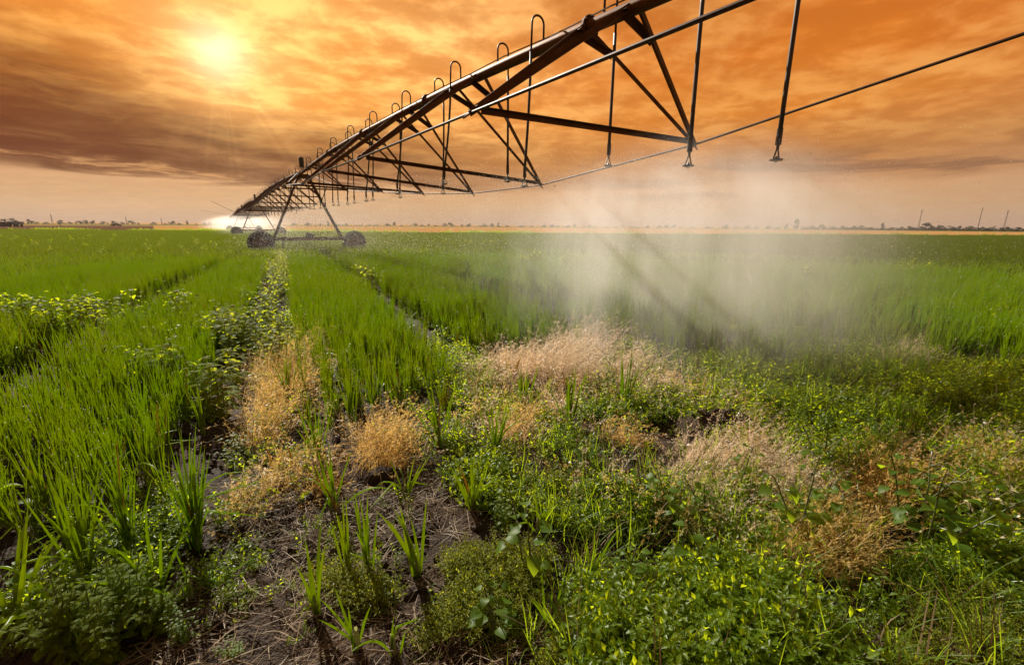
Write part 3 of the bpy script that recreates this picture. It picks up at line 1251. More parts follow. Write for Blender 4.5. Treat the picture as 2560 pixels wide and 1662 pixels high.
BW = [
    (1310, 1455, .50, 12, .105, 'tall weed with large bright heart shaped leaves near the centre foreground'),
    (1240, 1600, .26, 14, .085, 'low dark broad leaved weed at the foot of the pale sprigs, bottom centre'),
    (1745, 1445, .36, 7, .12, 'small weed with three big pale green lobed leaves right of the centre foreground'),
    (1640, 1500, .24, 8, .09, 'low weed with long pointed leaves at the left of the bright mat'),
    (1995, 1360, .52, 16, .115, 'bushy weed with large dark leaves standing among the tan grass heads'),
    (2030, 1320, .44, 14, .10, 'dark leaved weed behind the bushy one in the tan grass'),
    (2300, 1400, .56, 22, .12, 'big shaded weed with broad drooping leaves at right beside the bright mat'),
    (2240, 1330, .50, 16, .11, 'broad leaved weed half hidden in brown grass at right'),
    (1690, 1330, .36, 18, .085, 'weed with grey green shining leaves at the left border of the dry pink grass'),
    (1610, 1270, .30, 14, .08, 'low weed with glossy leaves behind the green mat'),
    (1770, 1310, .34, 14, .085, 'weed with dark rounded leaves in front of the dry pink grass'),
    (1830, 1260, .36, 10, .08, 'weed with one tall rounded leaf among the dry pink grass'),
    (1560, 1440, .28, 10, .075, 'weed with hanging lance shaped leaves beside dark soil, centre right'),
    (1480, 1190, .26, 16, .07, 'weed with shiny tilted leaves in front of the tan grass tuft'),
    (1400, 1200, .22, 14, .06, 'low creeping weed with shining leaves left of the green mat'),
    (1180, 1210, .2, 14, .055, 'low dark leaved weed between the onion clumps'),
    (1560, 1100, .30, 20, .07, 'leafy weed with white glints behind the small tan tuft'),
    (1500, 1010, .32, 20, .065, 'leafy weed in front of the right end of the dry mound'),
    (1640, 1020, .30, 22, .06, 'dense dark weed left of the soil lump in the spray'),
    (1720, 980, .30, 20, .06, 'dark weed behind the soil lump in the spray'),
    (1760, 1075, .34, 16, .07, 'upright weed right of the dark soil lump'),
    (2050, 1180, .40, 26, .075, 'upright leafy weed standing on dark soil at right centre'),
    (2120, 1210, .28, 18, .07, 'lower weed beside the upright leafy one at right centre'),
    (2330, 1180, .24, 16, .07, 'weed with grey glossy leaves on dark soil at right'),
    (2450, 1150, .3, 14, .08, 'weed with long pale leaves by the right edge'),
    (2540, 1330, .34, 14, .10, 'broad leaved weed at the right edge above the bright mat'),
    (20, 1330, .42, 7, .13, 'weed with large shining leaves at the left edge'),
    (60, 1520, .25, 6, .10, 'weed with pale shining leaves in the lower left corner'),
    (470, 1320, .16, 12, .05, 'small leafy seedling behind the large onion clump'),
    (1110, 860, .35, 16, .085, 'leafy weed with star like leaves at the left end of the dry mound'),
    (420, 905, .55, 16, .14, 'tall weed with big dark leaves standing out of the onions at left'),
]
for b in BW:
    broad_weed(b[0], b[1], b[2], int(b[3] * 1.35), b[4] * .74, b[5])


# ------------------------------------------------------------------ feathery weeds
def feather_mesh(h, nst, nl, ls, mats=None, dens=7):
    st, lf = MB(), MB()
    for s in range(nst):
        az0 = random.uniform(0, 6.283)
        pts = curve((random.gauss(0, .02), random.gauss(0, .02), -.01), az0, random.uniform(.05, .55 if nst > 2 else .2), h * random.uniform(.7, 1.05), random.uniform(0, .3), 6, .12)
        st.path(pts, list(np.linspace(.0045, .0015, 7)), 4, 0, False)
        for i in range(nl):
            f = .1 + .9 * (i + .5) / nl
            k = f * 6
            j = min(int(k), 5)
            q = pts[j] + (pts[j + 1] - pts[j]) * (k - j)
            az = i * 2.4 + random.uniform(-.5, .5)
            L = ls * random.uniform(.7, 1.15) * (1.15 - .55 * f)
            hd = np.array([math.cos(az), math.sin(az), 0])
            sd = np.array([-math.sin(az), math.cos(az), 0])
            a = random.uniform(.1, .9)
            c = q.copy()
            nn = dens
            for g in range(nn):
                d = hd * math.cos(a) + UP * math.sin(a)
                e = c + d * L / nn
                w = L * .26 * math.sin(math.pi * (g + .8) / (nn + .6))
                for sgn in (-1, 1):
                    tip = e + sd * sgn * w + d * w * .55 - UP * w * .15
                    b = (sd * sgn * .4 + d) * w * .16
                    lf.add([c, c + b * .8 + sd * sgn * w * .35, tip, e + sd * sgn * w * .12], [(0, 1, 2, 3)])
                    lf.add([e, e + sd * sgn * w * .62 + d * w * .05, e + sd * sgn * w * .66 + d * w * .62], [(0, 1, 2)])
                c = e
                a -= .22
    return st, lf


FW_CACHE = {}


def feather_weed(px, py, h, key, label, z=0.0, group=None, scale=1.0):
    if key not in FW_CACHE:
        nst, nl, ls = {'tall': (2, 20, .16), 'bush': (14, 20, .062), 'low': (8, 12, .055)}[key]
        out = []
        for k in range(3):
            st, lf = feather_mesh({'tall': .62, 'bush': .34, 'low': .26}[key], nst, nl, ls)
            out.append((st.mesh('stems', M_stem), lf.mesh('feathery_leaves', {'tall': M_feather, 'bush': M_lime, 'low': M_mat}[key])))
        FW_CACHE[key] = (out, {'tall': .62, 'bush': .34, 'low': .26}[key])
    var, h0 = FW_CACHE[key]
    a, b = random.choice(var)
    p = G(px, py, z)
    p[2] = float(hgt(p[0], p[1]))
    root = empty('feathery_weed', p, random.uniform(0, 6.28))
    k = h / h0 * scale
    root.scale = (k * random.uniform(.9, 1.15), k * random.uniform(.9, 1.15), k)
    tag(root, label, 'weed', group)
    put('stems', a, root)
    put('foliage', b, root)


for w in [(330, 1545, .30, 'bush', 'feathery green weed on bare soil at lower left, behind another'), (400, 1560, .26, 'bush', 'darker feathery weed on bare soil right of the bigger ones'),
          (190, 1650, .34, 'bush', 'feathery weed with grey green tips at the lower left edge'), (255, 1655, .3, 'bush', 'feathery weed at the bottom edge in front of the bare soil'),
          (455, 1610, .18, 'low', 'small feathery seedling beside the feathery bushes'), (588, 1655, .1, 'low', 'tiny feathery seedling at the bottom edge on bare soil'),
          (2450, 1010, .5, 'tall', 'tall yellow green feathery weed at the right in front of the onions'), (2500, 840, .6, 'tall', 'feathery weed rising from onions at the right edge'),
          (2400, 1040, .3, 'low', 'low feathery weed beside the tall one at right'), (1250, 1330, .22, 'low', 'low feathery weed behind the broad heart shaped leaves'),
          (610, 1130, .28, 'low', 'small feathery weed left of the tan grass on the path'), (585, 1160, .2, 'low', 'low feathery weed in the shade at the bed edge')]:
    feather_weed(*w)
BV = []
for k in range(4):
    st, lf = MB(), MB()
    pts = curve((0, 0, 0), random.uniform(0, 6.28), .1, .62, .15, 7, .1)
    st.path(pts, list(np.linspace(.006, .0025, 8)), 5, 0, False)
    for i in range(24):
        f = .3 + .7 * (i + .5) / 24
        kk = f * 7
        j = min(int(kk), 6)
        q = pts[j] + (pts[j + 1] - pts[j]) * (kk - j)
        az = i * 2.4 + random.uniform(-.4, .4)
        e = q + np.array([math.cos(az), math.sin(az), .5]) * .10 * random.uniform(.5, 1.3)
        st.path([q, e], [.002, .0014], 3, 0, False)
        L = random.uniform(.045, .09)
        broad_leaf(lf, e, az, random.uniform(-.3, .6), L, L * .85, random.uniform(-.3, .3), random.uniform(.2, .8))
    BV.append((st.mesh('stem', M_stem), lf.mesh('leaves', M_lime)))
# weeds growing up through the crop: path, left patch, clusters
FP = []
for k in range(64):
    t = 5.2 + 24 * (k / 64) ** 1.3
    for q in range(2):
        x, y = xy(GAP0 + random.gauss(0, .20), t + random.uniform(-.3, .3))
        FP.append((x, y, random.uniform(.42, .60), 'yellow green feathery weed lining the weedy path between the onion beds', 'feathery weeds along the path'))
for (px, py, n, sx, sy) in ((390, 1000, 5, 50, 10), (530, 1040, 4, 40, 8), (560, 870, 6, 40, 14), (600, 890, 5, 30, 10)):
    for k in range(n):
        p = G(px + random.gauss(0, sx * .5), py + random.gauss(0, sy * .5))
        FP.append((p[0], p[1], random.uniform(.5, .66), 'bright feathery weed poking out of the onions left of the path', 'feathery weeds left of the path'))
for (px, py, n, sx, sy) in ((1330, 668, 14, 70, 3), (1430, 676, 8, 40, 3), (1050, 640, 8, 50, 4), (2000, 720, 4, 40, 6), (2270, 690, 5, 60, 6), (1200, 610, 14, 120, 3), (930, 720, 4, 12, 12), (905, 690, 4, 10, 10)):
    for k in range(n):
        p = G(px + random.gauss(0, sx * .5), py + random.gauss(0, sy * .5))
        FP.append((p[0], p[1], random.uniform(.6, .85), 'distant yellow green weed standing above the onion beds beyond the spray', 'weeds among the far onion beds'))
for k in range(26):
    p = G(random.uniform(0, 560), random.uniform(592, 640))
    FP.append((p[0], p[1], random.uniform(.7, .95), 'lone pale weed dotted over the far left onion beds', 'weeds dotted over the far left beds'))
for q, (x, y, h, lb, gr) in enumerate(FP):
    var, h0 = FW_CACHE['tall']
    a, b = random.choice(var)
    leafy = 'lining' in lb and q % 3 == 0
    if leafy:
        a, b = random.choice(BV)
        h0, lb, gr = .62, 'lime green leafy weed lining the weedy path between the onion beds', 'leafy weeds along the path'
    root = empty('leafy_weed' if leafy else 'feathery_weed', (x, y, float(hgt(x, y))), random.uniform(0, 6.28))
    k = h / h0
    root.scale = (k * 1.1, k * 1.1, k)
    tag(root, lb, 'weed', gr)
    put('stems', a, root)
    put('foliage', b, root)


# leafy weeds rising above the left beds
for (px, py, n, sx, sy, lb, gr) in ((130, 860, 6, 80, 16, 'leafy yellow green weed standing above the far left onion bed', 'leafy weeds above the far left bed'), (275, 850, 11, 66, 16, 'leafy weed with white glints in the dense cluster above the left onions', 'cluster of leafy weeds above the left onions'),
                                    (32, 850, 6, 44, 10, 'leafy weed above the onions at the left edge', 'leafy weeds at the left edge'), (472, 835, 4, 22, 6, 'small bright leafy weed above the onions right of the cluster', 'leafy weeds right of the cluster')):
    for k in range(n):
        p = G(px + random.gauss(0, sx * .6), py + random.gauss(0, sy * .5))
        root = empty('leafy_weed', (p[0], p[1], float(hgt(p[0], p[1]))), random.uniform(0, 6.28))
        z = random.uniform(.86, 1.08)
        root.scale = (z, z, z)
        tag(root, lb, 'weed', gr)
        a, b = random.choice(BV)
        put('stem', a, root)
        put('foliage', b, root)


# ------------------------------------------------------------------ dry grass
def dry_tuft(mb, cx, cy, h, n, spread, z0=0.0, az0=None, mi=0, fine=1.0):
    for k in range(n):
        wind = random.random() < .55
        az = random.gauss(.1 if az0 is None else az0, .55) if wind else random.uniform(0, 6.283)
        ln = h * random.uniform(.5, 1.3)
        lean = abs(random.gauss(0, spread)) + (.15 if wind else 0)
        pts = curve((cx + random.gauss(0, .05), cy + random.gauss(0, .05), z0 - .01), az, lean, ln, random.uniform(.3, 1.5), 7, .14)
        s = np.array([math.cos(az + 1.57), math.sin(az + 1.57), 0])
        mb.ribbon(pts, np.array([.0022, .002, .0018, .0015, .0012, .001, .0008, .0005]) * fine, s, mi=mi)
        # open panicle: hair-fine drooping branches tipped with spikelets, along the outer part of the stalk
        for g in range(10):
            i = random.randint(3, 7)
            ax = pts[i] - pts[i - 1]
            q = pts[i] - ax * random.random()
            ax = ax / (np.linalg.norm(ax) + 1e-9)
            d = ax * 1.1 + np.array([random.gauss(0, .6), random.gauss(0, .6), random.gauss(-.05, .5)])
            d /= np.linalg.norm(d)
            L = h * random.uniform(.06, .17) * (1.2 - .09 * i)
            e = q + d * L
            u = np.cross(d, [random.random(), random.random(), random.random()])
            u /= np.linalg.norm(u) + 1e-6
            mb.add([q, e + u * .0010 * fine, e - u * .0010 * fine], [(0, 1, 2)], mi)
            for m in range(2):
                c = q + d * L * random.uniform(.45, 1.05) + u * random.uniform(-.006, .006)
                f = d * random.uniform(.004, .010) * fine
                g2 = u * random.uniform(.0009, .0020) * fine
                mb.add([c - f, c + g2, c + f, c - g2], [(0, 1, 2, 3)], mi)


def dry_patch(poly, n, h, label, mat, stalks=24, spread=.5, az0=None, fine=1.0, mixg=0.0, dome=True):
    P = gpoly(poly)
    xs, ys = [p[0] for p in P], [p[1] for p in P]
    cx, cy_ = sum(xs) / len(xs), sum(ys) / len(ys)
    root_z = float(hgt(cx, cy_))
    mb = MB()
    k = 0
    R0 = max(math.hypot(p[0] - cx, p[1] - cy_) for p in P)
    while k < n:
        x, y = random.uniform(min(xs), max(xs)), random.uniform(min(ys), max(ys))
        if not inpoly(x, y, P):
            continue
        k += 1
        d = math.hypot(x - cx, y - cy_) / R0
        hh = h * (1.15 - .45 * d if dome else 1) * random.uniform(.6, 1.25)
        dry_tuft(mb, x - cx, y - cy_, hh, stalks, spread, float(hgt(x, y)) - root_z, az0, 0, fine)
    o = mb.build('dry_grass', mat)
    o.location = (cx, cy_, root_z)
    tag(o, label, 'dry grass', 'patches of dry grass')
    return o


DP = [
    ([(600, 1130), (620, 960), (690, 900), (770, 900), (760, 1010), (740, 1100)], 60, .40, 'tan dry grass heaped on the path left of the onion bed', M_dry, 26, .5, None, 1.1),
    ([(640, 1010), (700, 890), (770, 900), (730, 960)], 18, .5, 'taller wisps of tan grass at the back of the path heap', M_dry, 18, .25, .2, 1.0),
    ([(880, 1160), (900, 1090), (1000, 1090), (1030, 1160), (960, 1190)], 16, .36, 'golden feathery grass tuft bowing to the right in front of the onion bed', M_dry, 34, .45, -.3, 1.1),
    ([(650, 1230), (690, 1150), (800, 1160), (830, 1230), (740, 1260)], 14, .26, 'low tan grass in front of the path heap', M_dry, 26, .6, None, 1.0),
    ([(1170, 950), (1230, 900), (1320, 900), (1320, 960), (1230, 990)], 22, .34, 'left lobe of the pale dry mound beside yellowed leaves', M_drypink, 30, .55, None, 1.3),
    ([(1300, 960), (1340, 890), (1440, 850), (1500, 870), (1580, 930), (1560, 980), (1420, 985)], 44, .52, 'large pale pink dry grass mound before the spray', M_drypink, 34, .5, None, 1.35),
    ([(1530, 990), (1560, 920), (1640, 930), (1680, 985), (1620, 1005)], 16, .40, 'right lobe of the pale dry mound sloping into dark weeds', M_drypink, 30, .55, None, 1.3),
    ([(1240, 1120), (1270, 1040), (1370, 1040), (1375, 1110)], 14, .26, 'small tan grass tuft under the pale mound', M_dry, 34, .6, None, 1.1),
    ([(1500, 1130), (1540, 1080), (1600, 1090), (1620, 1140)], 8, .2, 'little brown grass tuft between glossy weeds', M_dry, 26, .6, None, 1.0),
    ([(1650, 1210), (1720, 1110), (1900, 1090), (1990, 1180), (1900, 1240), (1740, 1240)], 40, .22, 'broad low patch of dry pinkish grass in front of the soil lump', M_drypink, 30, .7, None, 1.1),
    ([(1920, 1260), (2000, 1190), (2020, 1260), (1970, 1290)], 9, .24, 'pink grass tuft at the right end of the broad low patch', M_drypink, 30, .6, None, 1.1),
    ([(2060, 1290), (2120, 1200), (2260, 1180), (2300, 1260), (2200, 1330)], 26, .32, 'brown grass thicket at right around a large shaded weed', M_dry, 28, .6, None, 1.0),
    ([(1860, 1400), (1960, 1330), (2120, 1330), (2160, 1420), (2000, 1450)], 22, .30, 'tan seed heads arching right over the bright green mat', M_dry, 26, .7, -.2, 1.1),
    ([(2380, 1230), (2430, 1170), (2570, 1160), (2590, 1220), (2480, 1250)], 16, .24, 'rusty dry grass tuft at the right edge', M_dry, 28, .6, None, 1.0),
    ([(2190, 930), (2210, 880), (2280, 880), (2290, 930)], 9, .34, 'pale dry tuft in thin spray at the edge of the right onions', M_drypink, 26, .5, None, 1.1),
    ([(560, 1290), (600, 1220), (700, 1250), (700, 1310)], 7, .2, 'thin olive dry grass at the edge of the bare soil', M_dry, 20, .5, None, .9),
]
for d in DP:
    dry_patch(*d)

# yellowed onion leaves by the dry mound
for (px, py, n, h, lb) in ((1150, 870, 3, .34, 'two orange withered onion leaves behind the dry mound, upper left'), (1285, 960, 3, .42, 'tall orange withered leaf standing in the dry mound'),
                           (1195, 985, 5, .3, 'group of orange withered leaves at the left of the dry mound'), (690, 1180, 2, .26, 'orange withered leaf in front of the tan path grass')):
    mb = MB()
    for k in range(n):
        az = random.uniform(0, 6.28)
        pts = curve((random.gauss(0, .04), random.gauss(0, .04), 0), az, random.uniform(0, .25), h * random.uniform(.6, 1.1), .3, 5)
        mb.path(pts, [.006, .006, .008, .006, .004, .001], 5, 0, False)
    o = mb.build('withered_onion', M_yellow)
    p = G(px, py)
    o.location = (p[0], p[1], float(hgt(p[0], p[1])))
    tag(o, lb, 'onion leaf', 'withered orange onion leaves')


# ------------------------------------------------------------------ low mats of small leaved weeds
def sprig(h, nst, nl, ls, wr, mat, flat=.5):
    st, lf = MB(), MB()
    mb = MB()
    for s in range(nst):
        az0 = random.uniform(0, 6.283)
        pts = curve((random.gauss(0, .012), random.gauss(0, .012), -.005), az0, random.uniform(.1, 1.15), h * random.uniform(.6, 1.1), random.uniform(-.5, .4), 5, .15)
        mb.path(pts, list(np.linspace(.0018, .0008, 6)), 3, 1, False)
        for i in range(nl):
            f = .15 + .85 * (i + .6) / nl
            k = f * 5
            j = min(int(k), 4)
            q = pts[j] + (pts[j + 1] - pts[j]) * (k - j)
            az = i * 2.4 + random.uniform(-.6, .6)
            L = ls * random.uniform(.65, 1.2)
            a = random.uniform(-.1, 1.0)
            d = np.array([math.cos(az) * math.cos(a), math.sin(az) * math.cos(a), math.sin(a)])
            sd = np.array([-math.sin(az), math.cos(az), random.uniform(-.3, .3)])
            w = L * wr / 2
            u = UP * w * .4
            e = q + d * L
            mb.add([q, q + d * L * .45 - sd * w + u, q + d * L * .5, q + d * L * .45 + sd * w + u, e - UP * L * .12], [(0, 1, 2), (0, 2, 3), (1, 4, 2), (2, 4, 3)])
    return mb.mesh('sprig', [mat, M_stem])


def mat_patch(name, poly, n, meshes, label, smin=.7, smax=1.25, fall=True, nz=None):
    P = gpoly(poly)
    xs, ys = [p[0] for p in P], [p[1] for p in P]
    x, y = rng.uniform(min(xs), max(xs), n * 4), rng.uniform(min(ys), max(ys), n * 4)
    wob = (fbm(x * 2.5, y * 2.5, 3) - .5) * .5
    wx = x + wob
    wy = y + (fbm(x * 2.5 + 40, y * 2.5, 3) - .5) * .5
    k = inpoly(wx, wy, P)
    if nz:
        k &= rng.random(len(x)) < np.clip((fbm(x * nz + 5, y * nz + 5, 3) - .34) * 5, .04, 1)
    x, y = x[k][:n], y[k][:n]
    m = len(x)
    z = hgt(x, y)
    rot = np.stack([rng.normal(0, .2, m), rng.normal(0, .2, m), rng.random(m) * 6.283], 1)
    s = rng.uniform(smin, smax, m) * (.7 + .6 * fbm(x * 3, y * 3, 2))
    return scatter(name, np.column_stack([x, y, z]), rot, s, rng.integers(0, len(meshes), m), meshes, label)


SPA = [sprig(.15, 3, 10, .028, .45, M_mat) for k in range(7)]
SPB = [sprig(.12, 4, 10, .020, .30, M_moss) for k in range(6)]
SPC = [sprig(.18, 3, 9, .034, .55, M_mat) for k in range(6)]
SPD = [sprig(.20, 3, 9, .045, .40, M_lime) for k in range(6)]
mat_patch('knotweed_mat', [(1530, 1662), (1480, 1560), (1640, 1470), (1800, 1430), (2000, 1420), (2230, 1440), (2330, 1560), (2250, 1640), (2050, 1800), (1500, 1800)], 2300, SPA,
          'dense bright green mat of tiny leaves across the bottom right', .5, 1.5, nz=1.9)
mat_patch('knotweed_mat', [(2280, 1500), (2300, 1380), (2400, 1260), (2700, 1250), (2900, 1400), (2700, 1520), (2400, 1530)], 1500, SPA, 'bright green leafy mat at the right edge under the rusty grass')
mat_patch('knotweed_mat', [(1330, 1330), (1340, 1230), (1500, 1190), (1680, 1230), (1640, 1300), (1560, 1350)], 1000, SPA, 'bright green leafy mat in the centre beside dark soil')
mat_patch('pale_sprigs', [(1070, 1620), (1060, 1500), (1090, 1400), (1200, 1380), (1370, 1420), (1350, 1480), (1260, 1530), (1180, 1620)], 560, SPB, 'pale yellow green sprigs in front of the heart leaved weed')
mat_patch('pale_sprigs', [(760, 1500), (800, 1440), (1000, 1430), (960, 1500), (820, 1520)], 130, SPB, 'sparse pale sprigs around the bent onion leaf')
mat_patch('pale_sprigs', [(1350, 1700), (1380, 1600), (1500, 1540), (1600, 1560), (1700, 1640), (1700, 1760), (1350, 1760)], 420, SPB, 'pale moss like sprigs along the bottom edge right of centre')
mat_patch('pale_sprigs', [(2250, 1660), (2250, 1560), (2560, 1500), (2800, 1560), (2700, 1750), (2200, 1760)], 420, SPB, 'olive sprigs in the shaded bottom right corner', nz=2.5)
mat_patch('clover_weeds', [(1400, 1160), (1450, 980), (1700, 960), (1990, 1010), (2560, 940), (2900, 980), (2800, 1180), (2300, 1200), (2100, 1180), (1800, 1130), (1600, 1190)], 2600, SPC,
          'mixed low green weeds over dark wet soil in the right middle ground', nz=1.6)
mat_patch('bright_weeds', [(1950, 1000), (2000, 900), (2300, 900), (2700, 940), (2900, 1060), (2600, 1110), (2300, 1080)], 1500, SPD, 'yellow green weeds in front of the right onions', nz=1.4)
mat_patch('spray_weeds', [(1480, 1000), (1540, 880), (1620, 800), (1900, 800), (2150, 830), (2250, 930), (2050, 1010), (1800, 1030)], 1500, SPC, 'thin wet green weeds on the ground inside the nearest spray', nz=1.2)
mat_patch('path_weeds', [(560, 1330), (580, 1150), (640, 980), (660, 820), (740, 780), (760, 900), (790, 1090), (860, 1180), (760, 1290), (660, 1330)], 800, SPC, 'small green weeds along the path between the beds', nz=2.0)
mat_patch('path_weeds', [(950, 1120), (1090, 830), (1180, 830), (1240, 960), (1460, 1110), (1400, 1200), (1120, 1190)], 700, SPC, 'small green weeds between the centre onions and the dry mound', nz=2.0)
mat_patch('bed_weeds', [(0, 1500), (120, 1330), (400, 1260), (560, 1300), (470, 1400), (330, 1490), (150, 1620)], 330, SPA, 'scattered small leaved weeds between onion stems at lower left', nz=2.2)
mat_patch('bed_weeds', [(440, 1500), (640, 1330), (1000, 1250), (1120, 1400), (1000, 1600), (560, 1640)], 150, SPA, 'odd small green weeds on the bare soil and straw', .4, 1.0, nz=2.6)
mat_patch('bed_weeds', [(1300, 1230), (1200, 1180), (1090, 1200), (1150, 1290), (1330, 1330)], 260, SPC, 'low weeds with glints behind the straw litter', nz=2.2)
mat_patch('grass_shoots', [(1600, 1250), (1900, 1220), (2300, 1180), (2700, 1150), (2700, 1330), (2200, 1300), (1900, 1400), (1650, 1400)], 800, SPC, 'leafy undergrowth among the dry grass at right', nz=1.8)


# thin grass blades and dry wisps growing through everything in front
GT = []
for k in range(6):
    mb = MB()
    for q in range(random.randint(9, 16)):
        az = random.uniform(0, 6.283)
        pts = curve((random.gauss(0, .03), random.gauss(0, .03), 0), az, abs(random.gauss(.1, .35)), random.uniform(.12, .30), random.uniform(0, 1.2), 5)
        mb.ribbon(pts, [.003, .0042, .004, .0035, .0025, .0006], np.array([math.cos(az + 1.57), math.sin(az + 1.57), 0]), mi=0 if random.random() < .85 else 1)
    GT.append(mb.mesh('grass_tuft', [M_broad, M_straw]))
DW = []
for k in range(5):
    mb = MB()
    dry_tuft(mb, 0, 0, .24, 9, .6, 0, None, 0, 1.0)
    DW.append(mb.mesh('dry_wisp', [M_dry if k % 2 else M_drypink]))
fore = [(1330, 1330), (1000, 1180), (700, 1120), (660, 860), (760, 860), (800, 1080), (1080, 1050), (1180, 850), (1300, 960), (1700, 960), (1700, 800), (2150, 830), (2600, 900), (3000, 1000), (3000, 1662), (2560, 1800), (1250, 1800), (1250, 1500)]
mat_patch('fine_grass', fore, 1500, GT, 'thin green grass blades scattered among the weeds in the foreground', .6, 1.3, nz=1.3)
mat_patch('dry_wisps', [(560, 1320), (640, 900), (760, 900), (900, 1100), (1150, 1120), (1200, 900), (1700, 950), (2100, 1130), (2600, 1130), (2600, 1330), (2200, 1420), (1700, 1420), (1500, 1250), (1000, 1250), (700, 1350)], 620, DW,
          'wisps of dry grass scattered between the weeds', .6, 1.3, nz=1.5)


# ------------------------------------------------------------------ straw litter and clods
def litter():
    mb = MB()
    areas = [([(640, 1420), (600, 1280), (760, 1220), (1100, 1180), (1300, 1260), (1300, 1400), (1000, 1500), (760, 1480)], 2600),
             ([(300, 1662), (480, 1440), (700, 1420), (1000, 1500), (1500, 1600), (1600, 1800), (300, 1800)], 1300),
             ([(1380, 1500), (1500, 1380), (1740, 1380), (1640, 1500), (1450, 1560)], 500),
             ([(1700, 1120), (2000, 1050), (2560, 1080), (2560, 1250), (2000, 1250), (1700, 1200)], 1000),
             ([(2200, 1700), (2300, 1500), (2600, 1480), (2700, 1700)], 300)]
    for poly, n in areas:
        P = gpoly(poly)
        xs, ys = [p[0] for p in P], [p[1] for p in P]
        k = 0
        while k < n:
            x, y = random.uniform(min(xs), max(xs)), random.uniform(min(ys), max(ys))
            if not inpoly(x, y, P):
                continue
            k += 1
            if random.random() > float(fbm(x * 2.2, y * 2.2, 2)) * 2.3 - .55:
                continue
            L = random.uniform(.04, .22) * (1 if random.random() < .8 else 1.6)
            az = random.gauss(.2, .9)
            z = float(hgt(x, y)) + random.uniform(.002, .028)
            d = np.array([math.cos(az), math.sin(az), random.gauss(0, .12)])
            b = random.gauss(0, .35)
            s = np.array([-math.sin(az), math.cos(az), random.gauss(0, .5)])
            pts = [np.array([x, y, z]) + d * L * t + np.array([-math.sin(az), math.cos(az), 0]) * b * L * t * (1 - t) + UP * L * .22 * random.random() * t * (1 - t) for t in (-.5, -.17, .17, .5)]
            w = random.uniform(.0012, .0042)
            mb.ribbon(pts, [w, w * 1.1, w, w * .6], s)
    o = mb.build('straw_litter', M_straw)
    tag(o, 'brown straw and dead stems lying over the bare soil', kind='stuff')
    # upright dead stubble
    mb = MB()
    P = gpoly([(640, 1330), (640, 1200), (860, 1180), (1200, 1200), (1280, 1300), (1000, 1400), (760, 1400)])
    for k in range(420):
        x, y = random.uniform(-1.6, .3), random.uniform(1.6, 3)
        if not inpoly(x, y, P):
            continue
        pts = curve((x, y, float(hgt(x, y))), random.uniform(0, 6.3), random.uniform(0, .5), random.uniform(.05, .2), .3, 3)
        mb.ribbon(pts, [.003, .003, .002, .001], np.array([1, 0, 0.0]))
    o = mb.build('dead_stubble', M_straw)
    tag(o, 'thin dead stems standing in the straw in front of the tan grass', kind='stuff')
    # clods
    cm = []
    for k in range(6):
        b = MB()
        n = 7
        vs = []
        for i in range(5):
            ph = math.pi * (i + .5) / 5
            for j in range(n):
                t = 2 * math.pi * j / n
                r = random.uniform(.7, 1.2)
                vs.append((math.sin(ph) * math.cos(t) * r, math.sin(ph) * math.sin(t) * r, math.cos(ph) * r * .7))
        fs = [(i * n + j, (i + 1) * n + j, (i + 1) * n + (j + 1) % n, i * n + (j + 1) % n) for i in range(4) for j in range(n)]
        fs += [tuple(range(n)), tuple(range(4 * n, 5 * n))[::-1]]
        b.add(vs, fs)
        cm.append(b.mesh('clod', bpy.data.materials['soil'], True))
    x, y = rng.uniform(-3, 6, 9000), rng.uniform(1.1, 6, 9000)
    k = rng.random(9000) < np.clip((fbm(x * 1.7, y * 1.7, 3) - .42) * 4, .03, .8)
    x, y = x[k], y[k]
    m = len(x)
    s = np.exp(rng.normal(-4.3, .6, m))
    scatter('soil_clods', np.column_stack([x, y, hgt(x, y) + s * .2]), rng.random((m, 3)) * 6.28, s, rng.integers(0, 6, m), cm, 'crumbs and clods of dark soil on the bare ground')


litter()
# dark heap of soil in the spray
mb = MB()
nn = 26
vs = []
for i in range(nn):
    for j in range(nn):
        u, v = i / (nn - 1) * 2 - 1, j / (nn - 1) * 2 - 1
        b = max(0, 1 - u * u) * max(0, 1 - v * v)
        vs.append((u * .33, v * .2, .19 * b ** .6 + (float(fbm(u * 5 + 3, v * 5, 4)) - .5) * .12 * (b > .02) - .02))
mb.add(vs, [(i * nn + j, (i + 1) * nn + j, (i + 1) * nn + j + 1, i * nn + j + 1) for i in range(nn - 1) for j in range(nn - 1)])
o = mb.build('soil_heap', bpy.data.materials['soil'], None, True)
p = G(1800, 1085)
o.location = (p[0], p[1], float(hgt(p[0], p[1])))
tag(o, 'dark lump of turned soil under the edge of the spray', 'soil heap')


